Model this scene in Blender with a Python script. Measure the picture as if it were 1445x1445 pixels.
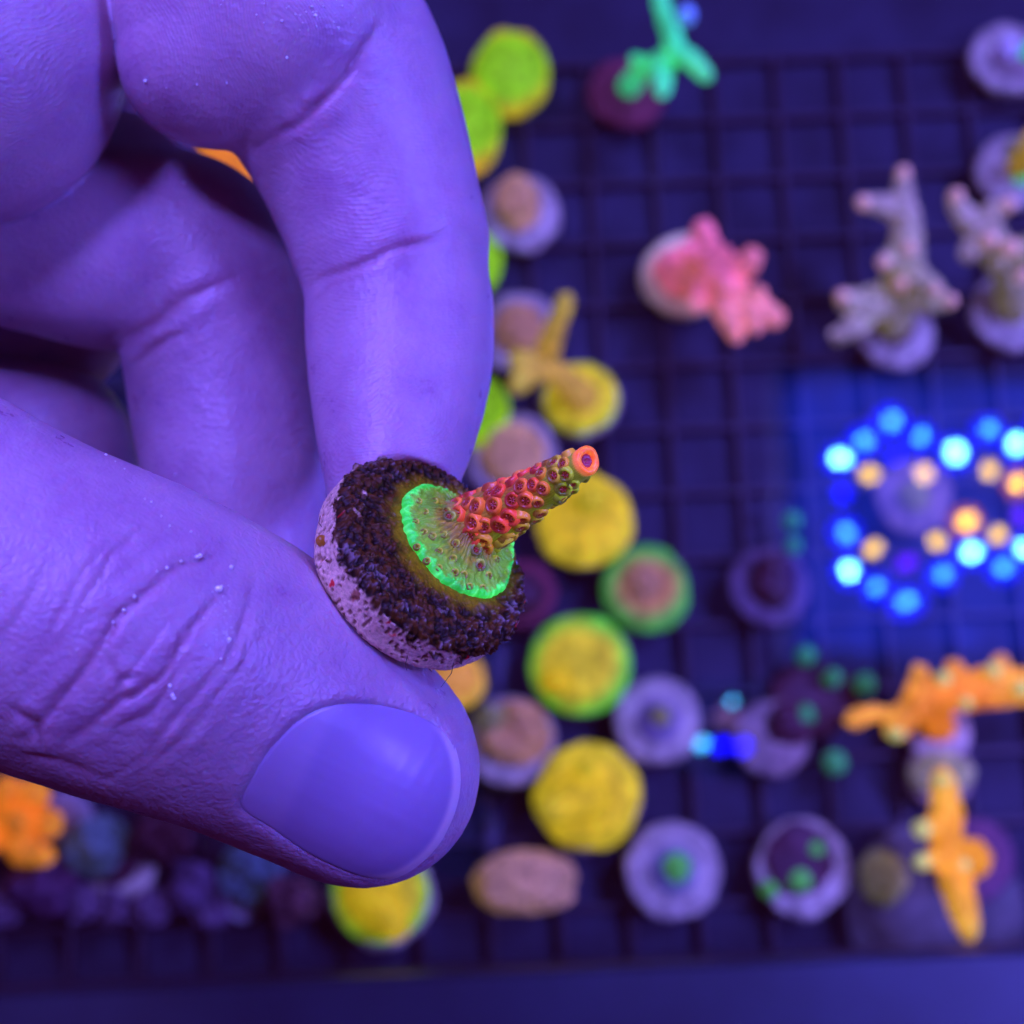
import bpy, math, random
import numpy as np
from mathutils import Vector, Matrix
random.seed(5); RNG = np.random.default_rng(5)
for o in list(bpy.data.objects): bpy.data.objects.remove(o)
S = bpy.context.scene; C = S.collection

# ---------------------------------------------------------------- camera, world, lamps, exposure
F_PX = 2400.0; HALF = 722.5                      # focal length and half width in photograph pixels
TILT = math.radians(12); CAM = np.array([0, 0, 0.285])
FWD = np.array([0, math.sin(TILT), -math.cos(TILT)]); UP = np.array([0, math.cos(TILT), math.sin(TILT)]); RIGHT = np.array([1.0, 0, 0])
cd = bpy.data.cameras.new('camera'); cam = bpy.data.objects.new('camera', cd); C.objects.link(cam)
cam.location = CAM; cam.rotation_euler = (TILT, 0, 0)
cd.sensor_width = 36; cd.lens = 36 * F_PX / (2 * HALF); cd.clip_start = 0.01; cd.clip_end = 20
cd.dof.use_dof = True; cd.dof.focus_distance = 0.1455; cd.dof.aperture_fstop = cd.lens / 2.5
S.camera = cam
W = bpy.data.worlds.new('World'); S.world = W; W.use_nodes = True
W.node_tree.nodes['Background'].inputs[0].default_value = (0.50, 0.04, 0.34, 1)
W.node_tree.nodes['Background'].inputs[1].default_value = 0.10
def area(name, loc, target, size, power, col):
    l = bpy.data.lights.new(name, 'AREA'); l.shape = 'DISK'; l.size = size; l.energy = power; l.color = col
    o = bpy.data.objects.new(name, l); C.objects.link(o); o.location = loc
    o.rotation_euler = (Vector(target) - Vector(loc)).to_track_quat('-Z', 'Y').to_euler(); return o
LC = (0.190, 0.138, 1.0)
area('unseen_lamp', (-0.15, 0.18, 0.62), (-0.03, 0.05, 0.0), 0.07, 2.9, LC)
area('unseen_lamp', (-0.22, 0.46, 0.60), (-0.02, 0.05, 0.1), 0.13, 5.2, LC)
area('unseen_lamp', (0.40, 0.30, 0.60), (0.0, 0.05, 0.05), 0.15, 13.5, (0.118, 0.112, 1.0))
fill_beam = area('unseen_lamp', (0.46, 0.0, 0.42), (0.09, 0.02, -0.11), 0.14, 1.5, (0.14, 0.115, 1.0)); fill_beam.data.spread = math.radians(62)  # added fill beam that brightens the rack and plugs at right
S.view_settings.view_transform = 'Standard'; S.view_settings.look = 'None'
S.view_settings.exposure = 0; S.view_settings.gamma = 1; S.view_settings.use_curve_mapping = False
S.cycles.use_denoising = True; S.cycles.use_adaptive_sampling = True; S.cycles.adaptive_threshold = .02; S.cycles.max_bounces = 6; S.cycles.transparent_max_bounces = 8
S.cycles.sample_clamp_indirect = 30; S.cycles.caustics_reflective = False; S.cycles.caustics_refractive = False

# ---------------------------------------------------------------- helpers
def cw(P):                                       # camera space in mm (x right, y down, z forward) to world metres
    P = np.asarray(P, float) / 1000.0
    return CAM + P[..., 0:1] * RIGHT - P[..., 1:2] * UP + P[..., 2:3] * FWD
def pd(px, py, d): return np.array([(px - HALF) / F_PX * d, (py - HALF) / F_PX * d, d])      # pixel + distance in mm
def ray(px, py):
    v = (px - HALF) / F_PX * RIGHT - (py - HALF) / F_PX * UP + FWD
    return v
def on_z(px, py, z):
    v = ray(px, py); t = (z - CAM[2]) / v[2]; return CAM + v * t
def mm_at(px, py, z): return on_z(px, py, z), (z - CAM[2]) / ray(px, py)[2] / F_PX      # point, metres per pixel

def hash3(i, j, k, s=0):
    n = (i.astype(np.int64) * 374761393 + j.astype(np.int64) * 668265263 + k.astype(np.int64) * 2147483647 + s * 974634777)
    n = (n ^ (n >> 13)) * 1274126177; n = n ^ (n >> 16)
    return (n & 0xffff) / 65535.0
def vnoise(P, s=0):
    P = np.asarray(P, float); I = np.floor(P).astype(int); f = P - I; f = f * f * f * (f * (f * 6 - 15) + 10); r = 0
    for a in (0, 1):
        for b in (0, 1):
            for c in (0, 1):
                w = (f[..., 0] if a else 1 - f[..., 0]) * (f[..., 1] if b else 1 - f[..., 1]) * (f[..., 2] if c else 1 - f[..., 2])
                r = r + w * hash3(I[..., 0] + a, I[..., 1] + b, I[..., 2] + c, s)
    return r * 2 - 1
def fbm(P, o=4, s=0):
    r = 0; a = 1; t = 0
    for i in range(o): r = r + a * vnoise(P * 2 ** i + 7.3 * i, s + i); t += a; a *= .5
    return r / t
def sstep(a, b, x): t = np.clip((x - a) / (b - a), 0, 1); return t * t * (3 - 2 * t)

def mesh(name, V, Fc, mat=None, parent=None, smooth=True, attrs=None, loc=None):
    me = bpy.data.meshes.new(name); V = np.asarray(V, float)
    if isinstance(Fc, np.ndarray) and len(Fc) > 20000:
        me.vertices.add(len(V)); me.vertices.foreach_set('co', V.astype(np.float32).ravel()); me.loops.add(Fc.size); me.loops.foreach_set('vertex_index', Fc.astype(np.int32).ravel())
        me.polygons.add(len(Fc)); me.polygons.foreach_set('loop_start', np.arange(0, Fc.size, Fc.shape[1], dtype=np.int32)); me.update(calc_edges=True); me.validate()
    else: me.from_pydata(V.tolist(), [], Fc.tolist() if hasattr(Fc, 'tolist') else Fc); me.update()
    if smooth: me.polygons.foreach_set('use_smooth', [True] * len(me.polygons))
    for k, a in (attrs or {}).items():
        if a.ndim == 1: me.attributes.new(k, 'FLOAT', 'POINT').data.foreach_set('value', a.astype(np.float32))
        else:
            c = np.ones((len(a), 4), np.float32); c[:, :3] = a; me.attributes.new(k, 'FLOAT_COLOR', 'POINT').data.foreach_set('color', c.ravel())
    if mat: me.materials.append(mat)
    o = bpy.data.objects.new(name, me); C.objects.link(o)
    if parent: o.parent = parent
    if loc is not None: o.location = loc
    return o
def copy_of(o, parent=None):
    c = o.copy(); C.objects.link(c)
    if parent: c.parent = parent
    return c
def empty(name, loc, rz=0):
    o = bpy.data.objects.new(name, None); C.objects.link(o); o.location = loc; o.rotation_euler = (0, 0, rz); o.empty_display_size = .005; return o
def tag(o, label=None, cat=None, group=None, kind=None):
    for k, v in (('label', label), ('category', cat), ('group', group), ('kind', kind)):
        if v: o[k] = v
    return o
def grid_faces(n, m, wrap=True):                 # n rows of m points
    i = np.arange(n - 1)[:, None]; j = np.arange(m if wrap else m - 1)[None]; k = (j + 1) % m
    return np.stack([i * m + j + 0 * k, i * m + k, (i + 1) * m + k, (i + 1) * m + j + 0 * k], -1).reshape(-1, 4)

def surface_nets(Fd, org, h):
    ins = Fd < 0; nx, ny, nz = Fd.shape
    def sl(a, c): return a[c[0]:nx - 1 + c[0], c[1]:ny - 1 + c[1], c[2]:nz - 1 + c[2]]
    cor = [(a, b, c) for a in (0, 1) for b in (0, 1) for c in (0, 1)]
    allin = np.ones((nx - 1, ny - 1, nz - 1), bool); anyin = np.zeros_like(allin)
    for c in cor: s = sl(ins, c); allin &= s; anyin |= s
    idx = np.argwhere(anyin & ~allin); num = np.full(allin.shape, -1, np.int64); num[tuple(idx.T)] = np.arange(len(idx))
    acc = np.zeros((len(idx), 3)); cnt = np.zeros(len(idx))
    for c in cor:
        for ax in range(3):
            if c[ax]: continue
            d = list(c); d[ax] = 1
            a = Fd[idx[:, 0] + c[0], idx[:, 1] + c[1], idx[:, 2] + c[2]]; b = Fd[idx[:, 0] + d[0], idx[:, 1] + d[1], idx[:, 2] + d[2]]
            m = (a < 0) != (b < 0); t = np.where(m, a / np.where(a == b, 1, a - b), 0)
            p = np.tile(np.array(c, float), (len(idx), 1)); p[:, ax] += t
            acc[m] += p[m]; cnt[m] += 1
    V = org + (idx + acc / cnt[:, None]) * h; faces = []
    for ax in range(3):
        u, v = (ax + 1) % 3, (ax + 2) % 3
        a = [slice(0, n) for n in Fd.shape]; b = list(a); a[ax] = slice(0, Fd.shape[ax] - 1); b[ax] = slice(1, Fd.shape[ax])
        A = ins[tuple(a)]; B = ins[tuple(b)]; e = np.argwhere(A != B); e = e[(e[:, u] > 0) & (e[:, v] > 0) & (e[:, u] < Fd.shape[u] - 1) & (e[:, v] < Fd.shape[v] - 1)]
        du = np.zeros(3, int); du[u] = 1; dv = np.zeros(3, int); dv[v] = 1
        q = np.stack([num[tuple((e - du - dv).T)], num[tuple((e - dv).T)], num[tuple(e.T)], num[tuple((e - du).T)]], 1)
        fl = A[tuple(e.T)]; q[~fl] = q[~fl][:, ::-1]; faces.append(q)
    return V, np.concatenate(faces)
def smin(a, b, k):
    h = np.maximum(k - np.abs(a - b), 0) / k; return np.minimum(a, b) - h * h * k * .25
def tube(P, pts, k=1.5, sub=5):                  # pts: list of (xyz, r); catmull-rom resampled; far points get the box distance
    X = np.array([np.append(p, r) for p, r in pts]); n = len(X); out = []
    for i in range(n - 1):
        p0, p1, p2, p3 = X[max(i - 1, 0)], X[i], X[i + 1], X[min(i + 2, n - 1)]
        for t in np.arange(sub) / sub:
            out.append(.5 * (2 * p1 + (p2 - p0) * t + (2 * p0 - 5 * p1 + 4 * p2 - p3) * t * t + (3 * p1 - p0 - 3 * p2 + p3) * t ** 3))
    out.append(X[-1]); A = np.array(out); lo = (A[:, :3] - A[:, 3:]).min(0); hi = (A[:, :3] + A[:, 3:]).max(0)
    d = np.linalg.norm(np.maximum(np.maximum(lo - P, P - hi), 0), axis=1) + .5
    ix = np.nonzero(d < 5.0)[0]
    if len(ix):
        Pn = P[ix].astype(np.float32); e = None
        for a, b in zip(A[:-1], A[1:]):
            c = cone(Pn, a[:3].astype(np.float32), b[:3].astype(np.float32), a[3], b[3]); e = c if e is None else (smin(e, c, k) if k else np.minimum(e, c))
        d[ix] = e
    return d
def cone(P, a, b, r1, r2):
    ba = b - a; q = P - a; t = np.clip(q @ (ba / (ba @ ba)), 0, 1); q -= t[:, None] * ba
    return np.sqrt(np.einsum('ij,ij->i', q, q)) - (r1 + (r2 - r1) * t)
def polygonize(f, lo, hi, h, band=4):
    lo = np.asarray(lo, float); hi = np.asarray(hi, float); q = 4
    n = (np.ceil((hi - lo) / (h * q)).astype(int) + 1)
    g = np.stack(np.meshgrid(*[np.arange(k) for k in n], indexing='ij'), -1).reshape(-1, 3)
    co = f(lo + (g * q + (q - 1) / 2) * h).reshape(n)
    fine = np.repeat(np.repeat(np.repeat(co, q, 0), q, 1), q, 2).astype(np.float32)
    m = np.argwhere(np.abs(fine) < h * q * 1.6 + band * .0 + h)
    out = np.empty(len(m), np.float32)
    for s in range(0, len(m), 400000): out[s:s + 400000] = f(lo + m[s:s + 400000] * h)
    fine[tuple(m.T)] = out
    return surface_nets(fine, lo, h)
def newton(V, f, it=2, e=.08):
    for _ in range(it):
        d = f(V); G = np.stack([f(V + e * np.eye(3)[i]) - f(V - e * np.eye(3)[i]) for i in range(3)], 1) / (2 * e)
        V = V - d[:, None] * G / np.maximum((G ** 2).sum(1), .25)[:, None]
    return V
def subdivide(V, Q):
    E = np.concatenate([Q[:, [0, 1]], Q[:, [1, 2]], Q[:, [2, 3]], Q[:, [3, 0]]]); E.sort(1)
    u, inv = np.unique(E, axis=0, return_inverse=True); inv = inv.ravel(); n = len(V); m = len(Q)
    ev = (V[u[:, 0]] + V[u[:, 1]]) / 2; fv = V[Q].mean(1)
    e = n + inv.reshape(4, m); c = n + len(u) + np.arange(m)
    F2 = np.concatenate([np.stack([Q[:, i], e[i], c, e[(i + 3) % 4]], 1) for i in range(4)])
    return np.concatenate([V, ev, fv]), F2
def normals(V, Q):
    fn = np.cross(V[Q[:, 2]] - V[Q[:, 0]], V[Q[:, 3]] - V[Q[:, 1]]); N = np.zeros_like(V)
    for i in range(4): np.add.at(N, Q[:, i], fn)
    return N / np.maximum(np.linalg.norm(N, axis=1), 1e-12)[:, None]
def seg_dist(P2, pts):                           # distance and parameter of 2-D points to a polyline
    best = np.full(len(P2), 1e9); tt = np.zeros(len(P2)); n = len(pts) - 1
    for i in range(n):
        a = np.array(pts[i], float); b = np.array(pts[i + 1], float); ba = b - a
        t = np.clip((P2 - a) @ ba / (ba @ ba), 0, 1); d = np.linalg.norm(P2 - a - t[:, None] * ba, axis=1)
        m = d < best; best[m] = d[m]; tt[m] = (i + t[m]) / n
    return best, tt
def smooth_closed(pts, n):
    X = np.array(pts, float); m = len(X); out = []
    for s in np.arange(n) / n * m:
        i = int(s); t = s - i; p0, p1, p2, p3 = X[(i - 1) % m], X[i % m], X[(i + 1) % m], X[(i + 2) % m]
        out.append(.5 * (2 * p1 + (p2 - p0) * t + (2 * p0 - 5 * p1 + 4 * p2 - p3) * t * t + (3 * p1 - p0 - 3 * p2 + p3) * t ** 3))
    return np.array(out)
def in_poly(P2, poly):
    x, y = P2[:, 0], P2[:, 1]; c = np.zeros(len(P2), bool); j = len(poly) - 1
    for i in range(len(poly)):
        xi, yi = poly[i]; xj, yj = poly[j]
        m = ((yi > y) != (yj > y)) & (x < (xj - xi) * (y - yi) / (yj - yi + 1e-12) + xi); c ^= m; j = i
    return c

# ---------------------------------------------------------------- materials
class NT:
    def __init__(s, name):
        s.m = bpy.data.materials.new(name); s.m.cycles.emission_sampling = 'NONE'; s.m.use_nodes = True; s.t = s.m.node_tree; s.b = s.t.nodes['Principled BSDF']; s.out = s.t.nodes['Material Output']
    def n(s, ty, **kw):
        x = s.t.nodes.new(ty)
        for k, v in kw.items(): setattr(x, k, v)
        return x
    def l(s, a, b): s.t.links.new(a, b)
    def val(s, inp, v):
        if hasattr(v, 'is_output') or isinstance(v, bpy.types.NodeSocket): s.l(v, inp)
        else: inp.default_value = v
    def obj(s): return s.n('ShaderNodeTexCoord').outputs['Object']
    def noise(s, scale, detail=4, rough=.5, dist=0, vec=None):
        x = s.n('ShaderNodeTexNoise'); x.inputs['Scale'].default_value = scale; x.inputs['Detail'].default_value = detail
        x.inputs['Roughness'].default_value = rough; x.inputs['Distortion'].default_value = dist; s.l(vec or s.obj(), x.inputs['Vector']); return x.outputs['Fac']
    def ramp(s, fac, stops):
        x = s.n('ShaderNodeValToRGB'); e = x.color_ramp.elements
        while len(e) < len(stops): e.new(.5)
        for i, (p, c) in enumerate(stops): e[i].position = p; e[i].color = (*c, 1) if len(c) == 3 else c
        s.l(fac, x.inputs[0]); return x.outputs[0]
    def math(s, op, a, b=0, c=0, clamp=False):
        x = s.n('ShaderNodeMath', operation=op, use_clamp=clamp)
        for i, v in enumerate((a, b, c)): s.val(x.inputs[i], v)
        return x.outputs[0]
    def mix(s, f, a, b, op='MIX'):
        x = s.n('ShaderNodeMix', data_type='RGBA', blend_type=op); s.val(x.inputs[0], f)
        for i, v in ((6, a), (7, b)): s.val(x.inputs[i], (*v, 1) if isinstance(v, tuple) and len(v) == 3 else v)
        return x.outputs[2]
    def attr(s, name, out='Fac'):
        x = s.n('ShaderNodeAttribute', attribute_name=name); return x.outputs[out]
    def bump(s, h, strength, dist, normal=None):
        x = s.n('ShaderNodeBump'); x.inputs['Strength'].default_value = strength; x.inputs['Distance'].default_value = dist; s.l(h, x.inputs['Height'])
        if normal is not None: s.l(normal, x.inputs['Normal'])
        return x.outputs[0]
    def set(s, **kw):
        for k, v in kw.items():
            i = s.b.inputs[k.replace('_', ' ')]
            s.val(i, (*v, 1) if isinstance(v, tuple) and len(v) == 3 and i.type == 'RGBA' else v)
        return s
def plain(name, col, rough=.6, var=.25, scale=300, spec=.3, bump=.3):
    t = NT(name); f = t.noise(scale, 5, .6)
    lo = tuple(c * (1 - var) for c in col); hi = tuple(min(1, c * (1 + var)) for c in col)
    t.set(Base_Color=t.ramp(f, [(.3, lo), (.7, hi)]), Roughness=rough, Specular_IOR_Level=spec)
    if bump: t.set(Normal=t.bump(f, bump, .0006))
    return t.m
def fluo(name, core, rim=None, r=.011, glow=.35, r0=.55, r1=1.0, scale=350, var=.3, bump=.5, ecol=None):
    """fluorescent tissue: pigment plus its own glow; core to rim colours follow the distance from the colony's middle"""
    t = NT(name); rim = rim or core; x = t.n('ShaderNodeSeparateXYZ'); t.l(t.obj(), x.inputs[0])
    d = t.math('SQRT', t.math('ADD', t.math('POWER', x.outputs[0], 2), t.math('POWER', x.outputs[1], 2)))
    nf = t.noise(scale, 5, .6); lowf = t.noise(scale * .3, 2)
    d = t.math('ADD', t.math('DIVIDE', d, r), t.math('MULTIPLY', t.math('SUBTRACT', lowf, .5), .35))
    mr = t.n('ShaderNodeMapRange'); t.l(d, mr.inputs[0]); mr.inputs[1].default_value = r0; mr.inputs[2].default_value = r1
    col = t.mix(mr.outputs[0], core, rim)
    v = t.n('ShaderNodeMapRange'); t.l(nf, v.inputs[0]); v.inputs[1].default_value = .3; v.inputs[2].default_value = .7; v.inputs[3].default_value = 1 - var; v.inputs[4].default_value = 1 + var
    v2 = t.n('ShaderNodeMapRange'); t.l(t.noise(230, 2, .5, .6), v2.inputs[0]); v2.inputs[1].default_value = .35; v2.inputs[2].default_value = .65; v2.inputs[3].default_value = .74; v2.inputs[4].default_value = 1.15
    col = t.mix(1.0, t.mix(1.0, col, v.outputs[0], 'MULTIPLY'), v2.outputs[0], 'MULTIPLY')
    t.set(Base_Color=col, Roughness=.7, Specular_IOR_Level=.1, Emission_Color=col, Emission_Strength=glow, Normal=t.bump(nf, bump, .001))
    return t.m

# ---------------------------------------------------------------- the tank: floor, front pane and rim, rack, water
ROLL = math.radians(2.3); ZR = -0.110; ZF = -0.1134; CELL = 0.0159
cr, sr = math.cos(ROLL), math.sin(ROLL)
def box(name, lo, hi, mat, parent, bev=0.0):
    x0, y0, z0 = lo; x1, y1, z1 = hi; b = bev
    V = [(x0, y0, z0), (x1, y0, z0), (x1, y1, z0), (x0, y1, z0), (x0, y0, z1 - b), (x1, y0, z1 - b), (x1, y1, z1 - b), (x0, y1, z1 - b),
         (x0 + b, y0 + b, z1), (x1 - b, y0 + b, z1), (x1 - b, y1 - b, z1), (x0 + b, y1 - b, z1)]
    Fc = [(3, 2, 1, 0), (0, 1, 5, 4), (1, 2, 6, 5), (2, 3, 7, 6), (3, 0, 4, 7), (4, 5, 9, 8), (5, 6, 10, 9), (6, 7, 11, 10), (7, 4, 8, 11), (8, 9, 10, 11)]
    return mesh(name, V, Fc, mat, parent, smooth=False)
m_floor = plain('tank_floor_film', (.015, .016, .026), .7, .5, 45, .2, 0)
m_black = plain('black_plastic', (.017, .008, .013), .5, .3, 200, .4, .2)
m_rim = plain('dark_glossy_rim', (.018, .028, .042), .4, .25, 40, .4, 0)
m_pane = plain('filmed_glass', (.06, .045, .06), .6, .4, 70, .3, 0)
O0 = on_z(1101, 163, ZR)                          # one crossing of the rack's lattice
def rk(u, v): return np.array([O0[0] + u * cr - v * sr, O0[1] + u * sr + v * cr])
V = [(-.9, -.6, ZF), (.9, -.6, ZF), (.9, .9, ZF), (-.9, .9, ZF)]
tag(mesh('tank_floor', V, [(0, 1, 2, 3)], m_floor, smooth=False), kind='structure')
tank = empty('aquarium_tank', (O0[0], O0[1], 0), ROLL)
tag(tank, 'aquarium front wall with a dark glossy rim below the rack', 'aquarium')
yf = float(((on_z(722, 1378, -.06)[:2] - O0[:2]) @ np.array([-sr, cr])))
box('front_pane', (-.6, yf - .010, ZF), (.6, yf, -.0608), m_pane, tank)
box('rim', (-.6, yf - .09, -.0605), (.6, yf + .0015, -.052), m_rim, tank, .0012)
rack = empty('egg_crate_rack', (O0[0], O0[1], ZR), ROLL)
tag(rack, 'black plastic egg crate rack of square cells carrying the coral plugs', 'rack')
NX0, NX1, NY0, NY1 = -16, 7, -13, 1
prot = {}
for i in range(NX0, NX1 + 1):
    if 'v' not in prot: b = prot['v'] = box('bar', (-.0008, NY0 * CELL - .0011, -.0033), (.0008, NY1 * CELL + .0011, 0), m_black, rack, .0004)
    else: b = copy_of(prot['v'], rack)
    b.location = (i * CELL, 0, 0)
for j in range(NY0, NY1 + 1):
    if 'h' not in prot: b = prot['h'] = box('bar', (NX0 * CELL - .0011, -.0008, -.0033), (NX1 * CELL + .0011, .0008, -.0002), m_black, rack, .0004)
    else: b = copy_of(prot['h'], rack)
    b.location = (0, j * CELL, 0)
t = NT('water_surface'); t.t.nodes.remove(t.b)
gl = t.n('ShaderNodeBsdfGlossy'); gl.inputs['Roughness'].default_value = .0; tr = t.n('ShaderNodeBsdfTransparent'); mx = t.n('ShaderNodeMixShader')
lw = t.n('ShaderNodeLayerWeight'); lw.inputs['Blend'].default_value = .5; fac = t.math('ADD', t.math('MULTIPLY', t.math('POWER', lw.outputs['Facing'], 4), .6), .145, clamp=True)
t.l(fac, mx.inputs[0]); t.l(tr.outputs[0], mx.inputs[1]); t.l(gl.outputs[0], mx.inputs[2]); t.l(mx.outputs[0], t.out.inputs['Surface'])
t.l(t.bump(t.noise(20, 2), .10, .0018), gl.inputs['Normal'])
p = [(-.6, yf - .088), (.6, yf - .088), (.6, .5), (-.6, .5)]
V = [(*rk(u, v), 0) for u, v in p]
tag(mesh('water', V, [(0, 1, 2, 3)], t.m), kind='structure')

# ---------------------------------------------------------------- the lamp whose lenses mirror in the water
ZL = .30
def mirror(px, py, z=ZL):                         # where on the lamp's underside the water shows this pixel
    v = ray(px, py); t0 = -CAM[2] / v[2]; p = CAM + v * t0; v = v * np.array([1, 1, -1]); return p + v * (z / v[2])
def emit(name, col, s):
    t = NT(name); t.set(Base_Color=(.02, .02, .02), Emission_Color=col, Emission_Strength=s); t.m.cycles.emission_sampling = 'AUTO' if 'panel' in name else 'NONE'; return t.m
e_cyw = emit('led_cyan_white', (.22, .92, 1.0), 46); e_cy = emit('led_cyan', (.07, .50, 1.0), 20); e_bl = emit('led_royal_blue', (.003, .001, 1.0), 26)
e_pu = emit('led_violet', (.10, .0, 1.0), 16); e_ye = emit('led_warm_white', (1.0, .60, .06), 16); e_or = emit('led_amber', (1.0, .50, .05), 30)
e_halo = emit('lens_blue_halo', (.0, .004, 1.0), 12); e_halo2 = emit('lens_amber_halo', (1.0, .20, .02), 3.5)
e_panel = emit('lens_panel', (.008, .04, 1.0), 1.9)
t = NT('lens_panel_diffuser'); gx = t.n('ShaderNodeSeparateXYZ'); t.l(t.n('ShaderNodeTexCoord').outputs['Generated'], gx.inputs[0])
def _fall(o_, w):
    d_ = t.math('MINIMUM', o_, t.math('SUBTRACT', 1.0, o_)); q_ = t.n('ShaderNodeMapRange'); q_.interpolation_type = 'SMOOTHSTEP'; t.l(d_, q_.inputs[0]); q_.inputs[1].default_value = 0; q_.inputs[2].default_value = w; q_.inputs[3].default_value = .12; return q_.outputs[0]
t.set(Base_Color=(.02, .02, .02), Emission_Color=(.008, .04, 1.0), Emission_Strength=t.math('MULTIPLY', t.math('MULTIPLY', _fall(gx.outputs[0], .07), _fall(gx.outputs[1], .10)), t.math('MULTIPLY', t.noise(45, 3), 4.4)))
t.m.cycles.emission_sampling = 'AUTO'; e_panel = t.m
m_fix = plain('lamp_housing', (.006, .006, .007), .5, .2, 80, .4, 0)
def disc(name, c, rx, mat, parent, dz, n=28, ring=0.0):
    a = np.arange(n) / n * 2 * math.pi; co, si = np.cos(a), np.sin(a)
    rows = [(rx, 0), (rx, -dz), (rx * .8, -dz * 1.3)]
    V = np.concatenate([np.stack([co * r, si * r, np.full(n, h)], 1) for r, h in rows] + [np.array([[0, 0, -dz * 1.35]])])
    Fc = [tuple(q) for q in grid_faces(3, n)] + [(2 * n + i, 2 * n + (i + 1) % n, 3 * n) for i in range(n)]
    return mesh(name, V, Fc, mat, parent, loc=c)
lc = mirror(1330, 735); lamp = empty('led_lamp', (lc[0], lc[1], ZL))
tag(lamp, 'aquarium lamp whose blue and amber diodes mirror in the water', 'lamp')
p0, p1 = mirror(1112, 935), mirror(1620, 520)
box('housing', (min(p0[0], p1[0]) - lc[0] - .0006, min(p0[1], p1[1]) - lc[1] - .0006, .004), (max(p0[0], p1[0]) - lc[0] + .0006, max(p0[1], p1[1]) - lc[1] + .0006, .022), m_fix, lamp, .002)
box('lens_panel', (min(p0[0], p1[0]) - lc[0], min(p0[1], p1[1]) - lc[1], .001), (max(p0[0], p1[0]) - lc[0], max(p0[1], p1[1]) - lc[1], .0039), e_panel, lamp)
LED = [(e_cyw, 20, [(1186, 648), (1342, 643), (1429, 633), (1196, 803), (1367, 783), (1443, 778), (1520, 640), (1535, 790)]),
       (e_cy, 15, [(1250, 598), (1217, 622), (1293, 621), (1387, 612), (1193, 747), (1241, 828), (1283, 851), (1327, 814), (1411, 806), (1470, 600), (1490, 830)]),
       (e_bl, 15, [(1258, 643), (1190, 697)]), (e_pu, 14, [(1280, 794), (1440, 730)]),
       (e_ye, 17, [(1224, 670), (1302, 668), (1390, 665), (1235, 769), (1319, 765), (1405, 757), (1490, 670)]), (e_or, 18, [(1434, 686), (1359, 738)])]
for mat, rp, pts in LED:
    for (x, y) in pts:
        c = mirror(x, y); mpx = (ZL + CAM[2]) / F_PX; r = rp * mpx * .66
        if mat in (e_cy, e_cyw, e_or):
            h = disc('lens', (c[0] - lc[0], c[1] - lc[1], -.0005), r * (2.3 if mat is e_cy else 1.8), e_halo2 if mat is e_or else e_halo, lamp, .001)  # glowing disc draws the coloured halo of light round the diode
            d = disc('diode', (0, 0, -.0016), r * .86, mat, h, .0012)
        else: disc('diode', (c[0] - lc[0], c[1] - lc[1], -.0005), r, mat, lamp, .001)
lc2 = mirror(1020, 1028); glint = empty('added_glint_lamp', (lc2[0], lc2[1], ZL))  # added lamp; its diodes draw a small reflection of unknown source
tag(glint, 'added unseen cluster of blue diodes drawing a small stray reflection near a lilac plug', 'lamp')
box('housing', (-.016, -.016, .003), (.016, .016, .012), m_fix, glint, .001)
e_pk = emit('pink_glint', (.55, .25, .75), 1.6)
for mat, x, y, rp in ((e_cy, 996, 1052, 9), (e_bl, 1020, 1056, 10), (e_bl, 1046, 1058, 10), (e_cy, 1030, 994, 5), (e_pk, 1024, 1014, 16)):
    c = mirror(x, y); disc('diode', (c[0] - lc2[0], c[1] - lc2[1], -.0003 - .0004 * (mat is e_cy)), rp * (ZL + CAM[2]) / F_PX, mat, glint, .001)

# ---------------------------------------------------------------- corals on the rack
m_plug = plain('lilac_ceramic', (.38, .33, .20), .8, .6, 230, .2, .5)
m_plugd = plain('dull_ceramic', (.22, .16, .11), .85, .55, 250, .2, .5)
m_plugm = plain('maroon_crusted_ceramic', (.16, .03, .035), .85, .5, 400, .2, .5)
m_crust = plain('brown_crust', (.20, .085, .05), .9, .5, 450, .2, .8)
ZP = ZR + .0062                                   # top of a plug standing on the rack
def lathe(prof, n, amp=.0, s=0, freq=300):
    a = np.arange(n) / n * 2 * math.pi; R = np.array([p[0] for p in prof])[:, None]; H = np.array([p[1] for p in prof])[:, None]
    V = np.stack([R * np.cos(a), R * np.sin(a), H + 0 * a], -1).reshape(-1, 3)
    if amp:
        nz = fbm(V * freq + s * 3.1, 3, s); dirn = V * np.array([1, 1, .3]); dirn /= np.maximum(np.linalg.norm(dirn, axis=1), 1e-6)[:, None]
        V = V + dirn * (nz * amp)[:, None]; V[:, 2] += nz * amp * .6
    Fc = [tuple(q) for q in grid_faces(len(prof), n)] + [tuple(range(n))[::-1], tuple(range((len(prof) - 1) * n, len(prof) * n))]
    return V, Fc
SEED = [0]
def plug(r, mat, parent, hole=True):
    SEED[0] += 1; h = .0062
    V, Fc = lathe([(r * .35, -h), (r * .45, -.004), (r * .95, -.0036), (r, -.0026), (r, -.0006), (r * .94, 0), (r * .8, .0002), (r * .55, .0003), (r * .2, .0003), (.0003, .0003)], 40, r * .09, SEED[0], 180)
    return mesh('plug', V, Fc, mat, parent)
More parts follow.
